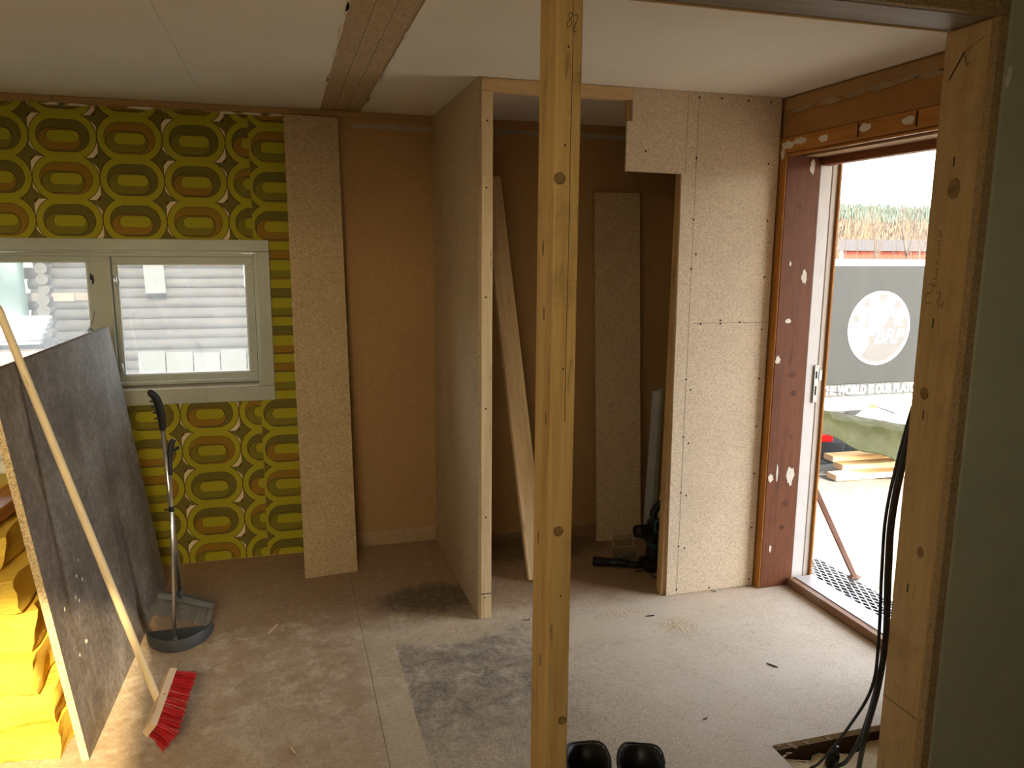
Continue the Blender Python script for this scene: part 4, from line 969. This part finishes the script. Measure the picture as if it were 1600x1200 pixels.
# red houses
def house(loc, rz, L, W_, H_, label, nwin):
    t = tag(empty('red_house', loc, rz), label, 'house', 'red houses beyond the trailer'); mr = bpy.data.materials.get('falu_red_boards') or m_plain('falu_red_boards', (.13, .018, .008), .9, 0, .15, 2)
    box('wall', -L/2, L/2, -W_/2, W_/2, 0, H_, mr, t)
    poly = [(-W_/2-.4, H_), (W_/2+.4, H_), (0, H_+W_*.16)]
    o = poly_prism('roof', poly, -L/2-.4, L/2+.4, bpy.data.materials.get('grey_roof') or m_plain('grey_roof', (.022, .019, .018), .9), t); o.rotation_euler = (0, 0, math.pi/2)
    for i in range(nwin):
        x = -L/2+L*(i+.5)/nwin; w_ = box('window', x-.55, x+.55, -W_/2-.06, -W_/2, H_*.30, H_*.78, M_SILL, t); w_.data.materials[0] = M_SILL
        box('pane', -.42, .42, -.02-.035, -.035+.004, .12, H_*.48-.12, M_DKMET, w_)
    for x in (-L/2, L/2): box('corner_board', x-.12, x+.12, -W_/2-.05, -W_/2, 0, H_, M_SILL, t)
house((50.4, 55.6, -2.4), R(-42), 9, 6, 4.05, 'long red house with white windows behind the bare trees', 4)
house((42.6, 64.5, -2.4), R(-30), 5, 4.5, 3.7, 'small red outbuilding left of the long red house', 2)

# trailer with the printed cover
TY = 6.627
tr = tag(empty('banner_trailer', (5.8, TY, 0)), 'trailer with a dark cover printed with a gear emblem and white lettering', 'trailer')
def m_banner():
    b = MB('dark_printed_tarpaulin', .7, 0, .15); n = b.noise(3, 7, .7); s = b.noise(9, 6, .75, b.co((1, 1, .14)))
    k = b.ramp(n*.5+s*.5, [(.3, (.004, .0046, .0044)), (.6, (.0066, .0074, .0071)), (.8, (.015, .016, .015))]); b.col(k); b.bump(n, .2, .02); return b.m
M_BAN = m_banner(); M_LET = m_plain('white_print', (.75, .76, .74), .6, 0, .06); M_LETG = m_plain('grey_print', (.016, .0155, .015), .6, 0, .1); M_RAIL = m_plain('white_trailer_rail', (.62, .62, .60), .5)
x0, x1 = -1.35, 2.1
box('cover_front', x0, x1, 0, .03, .282, 1.474, M_BAN, tr, .004)
box('cover_side', x0, x0+.03, .031, 1.5, .282, 1.474, M_BAN, tr); box('cover_side', x1-.03, x1, .031, 1.5, .282, 1.474, M_BAN, tr)
box('cover_back', x0, x1, 1.501, 1.53, .282, 1.474, M_BAN, tr)
box('cover_top', x0-.01, x1+.01, -.01, 1.54, 1.4745, 1.520, M_RAIL, tr, .006)
box('letter_strip', x0, x1, -.004, .03, .150, .2815, m_plain('grey_letter_strip', (.018, .019, .018), .7, spec=.1), tr)
box('lower_rail', x0-.02, x1+.02, -.03, .04, .018, .1495, M_RAIL, tr, .006)
box('trailer_floor', x0, x1, .041, 1.5, .018, .10, M_OLDW, tr)
box('chassis_beam', x0+.1, x1+.1, .35, .42, -.08, .0175, M_STEEL, tr); box('chassis_beam', x0+.1, x1+.1, 1.1, 1.17, -.08, .0175, M_STEEL, tr)
for i in range(30):
    x = x0+.06+i*.112; box('hem_loop', x, x+.07, -.006, -.0042, .153, .170, m_plain('grey_hem', (.010, .0105, .01), .6) if i == 0 else bpy.data.materials['grey_hem'], tr)
for y in (.12, 1.42):
    for x in (1.25, 1.8):
        wl = lathe('wheel', [(.30, -.09), (.31, -.06), (.31, .06), (.30, .09), (.18, .09)], M_BLACKR, tr, 20, mw=axes((x, y, gz(x+5.8, TY+y)+.31), (1, 0, 0), (0, 0, 1), (0, -1, 0)))
mk = box('marker_lamp', -.055, .035, -.045, -.0305, .028, .062, m_plain('amber_plastic', (.85, .32, .02), .3), tr, .004)
tl_ = text_mesh('THE WORLD IS OUR PLAYGROUND', .12, .001, 0, .003)
wid = max(v.co.x for v in tl_.vertices)-min(v.co.x for v in tl_.vertices); sx = 1.50/wid
o = put('slogan', tl_, M_LET, tr); o.matrix_local = axes((-.62+.75, -.0055, .216), (sx, 0, 0), (0, 0, 1.02), (0, -1, 0))
# emblem: ring, gear arc, inner disc, letters
em = empty('emblem', (.015, -.001, .848), 0, tr); RR = .375
def flat(name, pts, mat, y, th=.003):
    return poly_prism(name, [(a*RR, b*RR) for a, b in pts], y-th, y, mat, em)
def circ(r, a0, a1, n): return [(r*math.cos(R(a0+(a1-a0)*i/n)), r*math.sin(R(a0+(a1-a0)*i/n))) for i in range(n+1)]
bm = bmesh.new(); N_ = 64
ra = [[bm.verts.new((r*RR*math.cos(2*math.pi*k/N_), yy, r*RR*math.sin(2*math.pi*k/N_))) for k in range(N_)] for r, yy in ((1, 0), (1, -.004), (.925, -.004), (.925, 0))]
for a, b in ((ra[0], ra[1]), (ra[1], ra[2]), (ra[2], ra[3])):
    for k in range(N_): bm.faces.new((a[k], a[(k+1) % N_], b[(k+1) % N_], b[k]))
put('outer_ring', bm_mesh(bm, 'outer_ring'), M_LET, em)
flat('disc', circ(.93, 0, 360, 48)[:-1], M_LETG, .0, .001)
outer = []
notch = [13, 50, 87, 125, 163]
a = 3
while a <= 238:
    nn = [q for q in notch if abs(q-a) <= 10]
    if nn: outer += [(.885*math.cos(R(nn[0]-9)), .885*math.sin(R(nn[0]-9))), (.74*math.cos(R(nn[0]-6)), .74*math.sin(R(nn[0]-6))), (.69*math.cos(R(nn[0])), .69*math.sin(R(nn[0]))), (.74*math.cos(R(nn[0]+6)), .74*math.sin(R(nn[0]+6))), (.885*math.cos(R(nn[0]+9)), .885*math.sin(R(nn[0]+9)))]; a = nn[0]+12
    else: outer.append((.885*math.cos(R(a)), .885*math.sin(R(a)))); a += 5
inner = [(-.28, -.40), (-.36, -.26), (-.26, -.10)]+circ(.50, 178, 8, 18)
flat('gear', outer+inner, M_LET, -.0012, .003)
cr_ = [(.40*math.cos(R(q))+.02, .40*math.sin(R(q))+.12) for q in range(40, 231, 10)]+[(-.20, -.20), (.05, -.02), (.20, .12)]
flat('swirl', cr_, M_LET, -.0012, .002)
tm = text_mesh('BRP', .30, .001, .25, .005); w2 = max(v.co.x for v in tm.vertices)-min(v.co.x for v in tm.vertices); sx = .98*RR/w2
o = put('letters', tm, M_LET, em); o.matrix_local = axes((.31*RR, -.0046, -.24*RR), (sx, 0, 0), (0, 0, sx), (0, -1, 0))

# tarpaulin-covered trailer in front
ct = tag(empty('tarp_covered_trailer', (4.9, 5.95, -.50)), 'low trailer under a creased olive-green tarpaulin in the yard', 'trailer')
bm = bmesh.new(); nx, ny = 80, 44; gr = []
def edge_bottom(x): return max(.57-.365*(x+.52), .17)+.02*math.sin(x*11)
def edge_top(x): return .735-.20*max(0, x+.52)+(.03 if x < -.4 else 0)
for i in range(nx+1):
    row = []; u = i/nx; x = -.78+2.4*u
    for j in range(ny+1):
        v = j/ny
        if v < .34:                                   # hanging front skirt
            q = v/.34; y = -.36+.035*math.sin(q*math.pi)-.05*(1-q); z = edge_bottom(x)*(1-q)+edge_top(x)*q
            fold = .030*mnoise.noise((x*5+z*2, z*4, 3))+.02*abs(mnoise.noise((x*9+z*5, z*3, 8))); y -= fold; 
        else:
            q = (v-.34)/.66; y = -.36+.80*q; z = edge_top(x)+.035*math.sin(q*3.1)-.05*q+.022*mnoise.noise((x*3, y*4, 1))+.012*mnoise.noise((x*9, y*7, 4))
        if u < .10: z -= .22*(1-u/.10)**2*(1 if v > .1 else .2)
        row.append(bm.verts.new((x, y, z)))
    gr.append(row)
for a, b in zip(gr, gr[1:]):
    for k in range(ny): bm.faces.new((a[k], a[k+1], b[k+1], b[k]))
def m_tarp():
    b = MB('olive_tarpaulin', .65, 0, .06); n = b.noise(5, 6, .7); w = b.noise(16, 5, .7, None, 2)
    b.col(b.ramp(n*.6+w*.4, [(.3, (.006, .007, .0025)), (.6, (.0105, .0115, .005)), (.8, (.02, .021, .011))])); b.bump(w*.5+n*.5, .5, .02); return b.m
o = put('tarpaulin', bm_mesh(bm, 'tarpaulin'), m_tarp(), ct, smooth=True); md = o.modifiers.new('thickness', 'SOLIDIFY'); md.thickness = .006
box('load_bed', .45, 1.5, -.26, .36, .33, .42, M_OLDW, ct); box('drawbar', 1.5, 2.0, .0, .08, .33, .38, M_STEEL, ct)
for y in (-.28, .38): lathe('wheel', [(.19, -.05), (.20, -.03), (.20, .03), (.19, .05), (.1, .05)], M_BLACKR, ct, 18, mw=axes((1.25, y, .20), (1, 0, 0), (0, 0, 1), (0, -1, 0)))
tube('tie_cord', [(-.05, .42, .78), (.12, .2, .80), (.30, .0, .72), (.42, -.2, .66)], .006, M_BLACKR, ct, 6)

# stack of pale beams
for (x, y, z, L, lab) in ((4.86, 5.98, 0, 2.6, 'pale timber beam lying lowest, nearest the house'), (5.02, 6.10, .055, 2.4, 'pale timber beam in the middle of the pile in the yard'), (5.00, 6.22, .11, 2.6, 'pale timber beam on top of the pile in the yard')):
    t = tag(empty('squared_timber', (x, y, gz(5.2, 6.0)+.012+z), R(-2)), lab, 'beam', 'timber beams under the trailers')
    bm = bmesh.new(); add_box(bm, 0.004, L, -.07, .07, 0, .053, .003); put('beam_body', bm_mesh(bm, 'beam_body'), M_PINE_X, t)
    bm = bmesh.new(); add_box(bm, 0, .0035, -.07, .07, 0, .053, .001); put('sawn_end', bm_mesh(bm, 'sawn_end'), m_plain('brown_end_grain', (.26, .15, .08), .9) if z == 0 else bpy.data.materials['brown_end_grain'], t)

# parked car
car = tag(empty('parked_car', (8.55, 9.6, gz(7.4, 9.2)), R(-10)), 'grey parked car half hidden below the trailers', 'car')
prof = [(-1.35, .42), (-1.40, .62), (-1.36, .86), (-1.30, .95), (-1.05, 1.38), (-.2, 1.46), (.7, 1.42), (1.5, .98), (2.6, .88), (2.75, .55), (2.7, .32), (-1.2, .30)]
bm = bmesh.new(); rows = []
for (y, s) in ((-.86, .93), (-.80, 1), (.80, 1), (.86, .93)): rows.append([bm.verts.new((x*(1 if z < .95 else .985), y*(1 if z < 1 else .84), .3+(z-.3)*s)) for x, z in prof])
for a, b in zip(rows, rows[1:]):
    for k in range(len(prof)): bm.faces.new((a[k], a[(k+1) % len(prof)], b[(k+1) % len(prof)], b[k]))
bm.faces.new(rows[0]); bm.faces.new(rows[-1][::-1])
put('body', bm_mesh(bm, 'body'), m_plain('grey_car_paint', (.06, .06, .06), .35, .2, .05), car)
M_LAMP = m_plain('red_lamp_plastic', (.85, .02, .02), .25); M_LAMPW = m_plain('white_lamp_plastic', (.7, .7, .7), .2)
for y in (-.87, .70):
    box('tail_light', -1.42, -1.16, y, y+.17, .60, .73, M_LAMP, car, .02); box('reversing_light', -1.42, -1.18, y+.005, y+.165, .735, .86, M_LAMPW, car, .02)
box('bumper', -1.46, -1.2, -.84, .84, .34, .56, m_plain('grey_bumper', (.12, .12, .12), .5), car, .04)
box('number_plate', -1.475, -1.461, -.26, .26, .43, .53, M_LET, car, .004)
for x in (-.75, 1.8):
    for y in (-.80, .80): lathe('wheel', [(.29, -.09), (.31, -.06), (.31, .06), (.29, .09), (.2, .09)], M_BLACKR, car, 20, mw=axes((x, y, .31), (1, 0, 0), (0, 0, 1), (0, -1, 0)))
bm = bmesh.new(); v = [bm.verts.new(p) for p in ((-1.31, -.68, .97), (-1.31, .68, .97), (-1.09, .62, 1.35), (-1.09, -.62, 1.35))]; w_ = [bm.verts.new(q.co+Vector((-.02, 0, .01))) for q in v]
bm.faces.new(v); bm.faces.new(w_)
for k in range(4): bm.faces.new((v[k], v[(k+1) % 4], w_[(k+1) % 4], w_[k]))
put('rear_window', bm_mesh(bm, 'rear_window'), M_DKMET, car)

# expanded metal step outside the door and its brace
stp = tag(empty('metal_step', (2.50, 2.9, -.17)), 'expanded steel mesh step outside the open doorway', 'step')
X0, X1, Y0_, Y1_ = .02, .50, -.75, .85
for a in ((X0, X1, Y0_, Y0_+.035, -.035, .003), (X0, X1, Y1_-.035, Y1_, -.035, .003), (X0, X0+.03, Y0_+.036, Y1_-.036, -.035, .003), (X1-.03, X1, Y0_+.036, Y1_-.036, -.035, .003)): box('frame_bar', *a, M_STEEL, stp, .002)
for a in ((X0, X1, Y0_-.004, Y0_, -.30, .0), (X1, X1+.004, Y0_, Y1_, -.30, .0)): box('sun_blocking_plate', *a, M_DKMET, stp)  # added plates that block the sun, so it stays dark under the mesh
bm = bmesh.new(); cx_, cy_ = .036, .075
for sgn in (1, -1):
    k = -30
    while k < 60:
        p = None
        xs = Y0_+k*cy_
        a = Vector((X0+.02, xs, 0)); b = Vector((X1-.02, xs+sgn*(X1-X0-.04)*cy_/cx_, 0))
        # clip to the frame
        def clip(a, b):
            lo, hi = Y0_+.02, Y1_-.02; d = b-a; t0, t1 = 0, 1
            if abs(d.y) > 1e-9:
                ta, tb = (lo-a.y)/d.y, (hi-a.y)/d.y
                if ta > tb: ta, tb = tb, ta
                t0, t1 = max(t0, ta), min(t1, tb)
            return (a+d*t0, a+d*t1) if t1-t0 > .01 else None
        c_ = clip(a, b)
        if c_: add_tube(bm, [c_[0]+Vector((0, 0, sgn*.001)), c_[1]+Vector((0, 0, sgn*.001))], .0042, 4)
        k += 1
put('mesh_panel', bm_mesh(bm, 'mesh_panel'), M_STEEL, stp)['kind'] = 'stuff'
for y in (Y0_+.05, Y1_-.05):
    for x in (X0+.03, X1-.03): box('leg', x-.015, x+.015, y-.015, y+.015, gz(2.5+x, 2.9+y)+.17-.03, -.036, M_STEEL, stp)
M_RUST = m_plain('rusty_brown_steel', (.17, .095, .075), .7, .2)
bc_ = tag(empty('steel_brace', (2.98, 3.42, -.161)), 'rusty brown steel brace sloping down to the mesh step', 'brace')
tube('bar', [(0, 0, .004), (-.42, -.14, .60)], .016, M_RUST, bc_, 4, 1, False); box('foot_plate', -.03, .03, -.02, .02, -.001, .005, M_RUST, bc_)

# log cabin seen through the back window
lc = tag(empty('log_cabin', (-3.62, 14, 0)), 'weathered grey log cabin wall behind the dusty window', 'cabin')
M_LOG = m_wood('weathered_grey_log', (.017, .0145, .0125), (.007, .006, .005), 0, 16, 26, .9, blotch=(.026, .018, .011)); M_LOGE = m_plain('log_end_grain', (.015, .0125, .0105), .9, 0, .4, 14)
z = -1.9; k = 0; rl = random.Random(6)
while z < 2.5:
    d = .165+rl.uniform(-.012, .012); e = rl.uniform(-.10, .08)
    bm = bmesh.new(); add_tube(bm, [(-.18+e, 0, 0), (2, rl.uniform(-.012, .012), rl.uniform(-.01, .01)), (5, rl.uniform(-.012, .012), 0), (9.2, 0, 0)], [d*.56, d*.54, d*.55, d*.53], 12)
    o = put('log', bm_mesh(bm, 'log'), M_LOG, lc, (0, 0, z+d/2), smooth=False)
    for p in o.data.polygons: p.use_smooth = len(p.vertices) == 4
    bm = bmesh.new(); add_tube(bm, [(0, -.30+rl.uniform(-.06, .05), 0), (0, 5, 0)], d*.55, 12)
    o = put('cross_log', bm_mesh(bm, 'cross_log'), M_LOGE, lc, (.06, 0, z+d))
    z += d; k += 1
poly_prism('roof', [(-.8, 2.3), (-.8, 2.42), (3.0, 4.6), (6.6, 2.42), (6.6, 2.3), (3.0, 4.45)], -.6, 10, bpy.data.materials['grey_roof'], lc).matrix_local = axes((-.6, -.0, 0), (0, 1, 0), (1, 0, 0), (0, 0, 1))
lw = box('window', 3.0, 5.0, -.13, -.09, .95, 2.0, m_plain('cabin_window_frame', (.10, .10, .10), .6), lc); box('pane', -.9, .9, -.025, -.0205, .1, .95, M_GLASS, lw); box('window_bar', -.03, .03, -.03, -.0255, .1, .95, M_SILL, lw)
pb = empty('pale_patch_board', (0, -.10, 0), 0, lc); box('plank', -.28, .45, -.03, .0, .74, .87, m_plain('pale_patch_wood', (.035, .027, .019), .8), pb); box('plank', .46, 1.0, -.028, .0, .75, .87, m_plain('tan_patch_wood', (.03, .021, .013), .8), pb)
o, w, h = lean_board('pale_sheet', (-2.10, 13.66, .86), (-1.80, 13.66, .86), (-2.14, 13.72, 1.75), .02, m_plain('pale_sheet_board', (.026, .026, .024), .8), 'pale narrow sheet fixed high on the log cabin, seen through the window', 'sheet')
for i in range(9):
    x = -2.3+.42*i; o, w, h = lean_board('pale_block', (x, 13.66, -1.75), (x+.40, 13.66, -1.75), (x, 13.80, -.08-.02*(i % 3)), .04, bpy.data.materials['pale_sheet_board'], 'pale block in the row along the foot of the log cabin', 'block', 'pale blocks along the log cabin')
# tarp, roofing sheets, beam and plastic left of the cabin
bm = bmesh.new(); gr = []
for i in range(25):
    gr.append([bm.verts.new((-3.0+2.9*i/24, .10*mnoise.noise((i*.3, j*.3, 2)), -1.9+4.2*j/20)) for j in range(21)])
for a, b in zip(gr, gr[1:]):
    for k in range(20): bm.faces.new((a[k], a[k+1], b[k+1], b[k]))
o = put('green_tarpaulin', bm_mesh(bm, 'green_tarpaulin'), m_plain('green_grey_tarpaulin', (.010, .019, .018), .5, 0, .35, 2), None, (-3.62, 13.45, 0), smooth=True); md = o.modifiers.new('thickness', 'SOLIDIFY'); md.thickness = .01
tag(o, 'grey-green tarpaulin hanging left of the log cabin', 'tarpaulin')
for i in range(2):
    bm = bmesh.new(); n = 90; prev = None; vs = []
    for j in range(n+1):
        y = -.36+.72*j/n; vs.append((bm.verts.new((-2.6, y, .028*math.sin(j*2*math.pi*5/n))), bm.verts.new((0, y, .028*math.sin(j*2*math.pi*5/n)))))
    for a, b in zip(vs, vs[1:]): bm.faces.new((a[0], a[1], b[1], b[0]))
    o = put('roofing_sheet', bm_mesh(bm, 'roofing_sheet'), m_plain('white_roofing_sheet', (.075, .085, .085), .5) if i == 0 else bpy.data.materials['white_roofing_sheet'], None, (-3.27, 12.55+.03*i, .40+.05*i), smooth=True); o.rotation_euler = (R(24), 0, 0); md = o.modifiers.new('thickness', 'SOLIDIFY'); md.thickness = .03
    tag(o, ('lower', 'upper')[i]+' white corrugated roofing sheet of the pair left of the cabin', 'roofing sheet', 'white roofing sheets')
o = box('squared_timber', -5.9, -2.3, 12.0, 12.3, .0, .18, m_wood('pink_brown_timber', (.062, .045, .034), (.04, .028, .021), 0)); tag(o, 'pale brown beam carrying the white roofing sheets', 'beam')
for x in (-5.6, -4.2, -2.6): box('trestle', x, x+.14, 12.05, 12.25, gz(x, 12.1)-.02, -.001, M_OLDW, o).location -= o.location
bm = bmesh.new(); gr = []
for i in range(31):
    gr.append([bm.verts.new((-3.2+3.6*i/30, -.9+1.4*j/14, .05+.10*mnoise.noise((i*.35, j*.25, 6))+.45*j/14)) for j in range(15)])
for a, b in zip(gr, gr[1:]):
    for k in range(14): bm.faces.new((a[k], a[k+1], b[k+1], b[k]))
o = put('plastic_sheet', bm_mesh(bm, 'plastic_sheet'), m_plain('pale_blue_plastic', (.05, .068, .085), .3), None, (-2.9, 10.9, -.55), smooth=True); md = o.modifiers.new('thickness', 'SOLIDIFY'); md.thickness = .01
tag(o, 'crumpled pale blue plastic sheet on the ground below the window', 'plastic sheet')
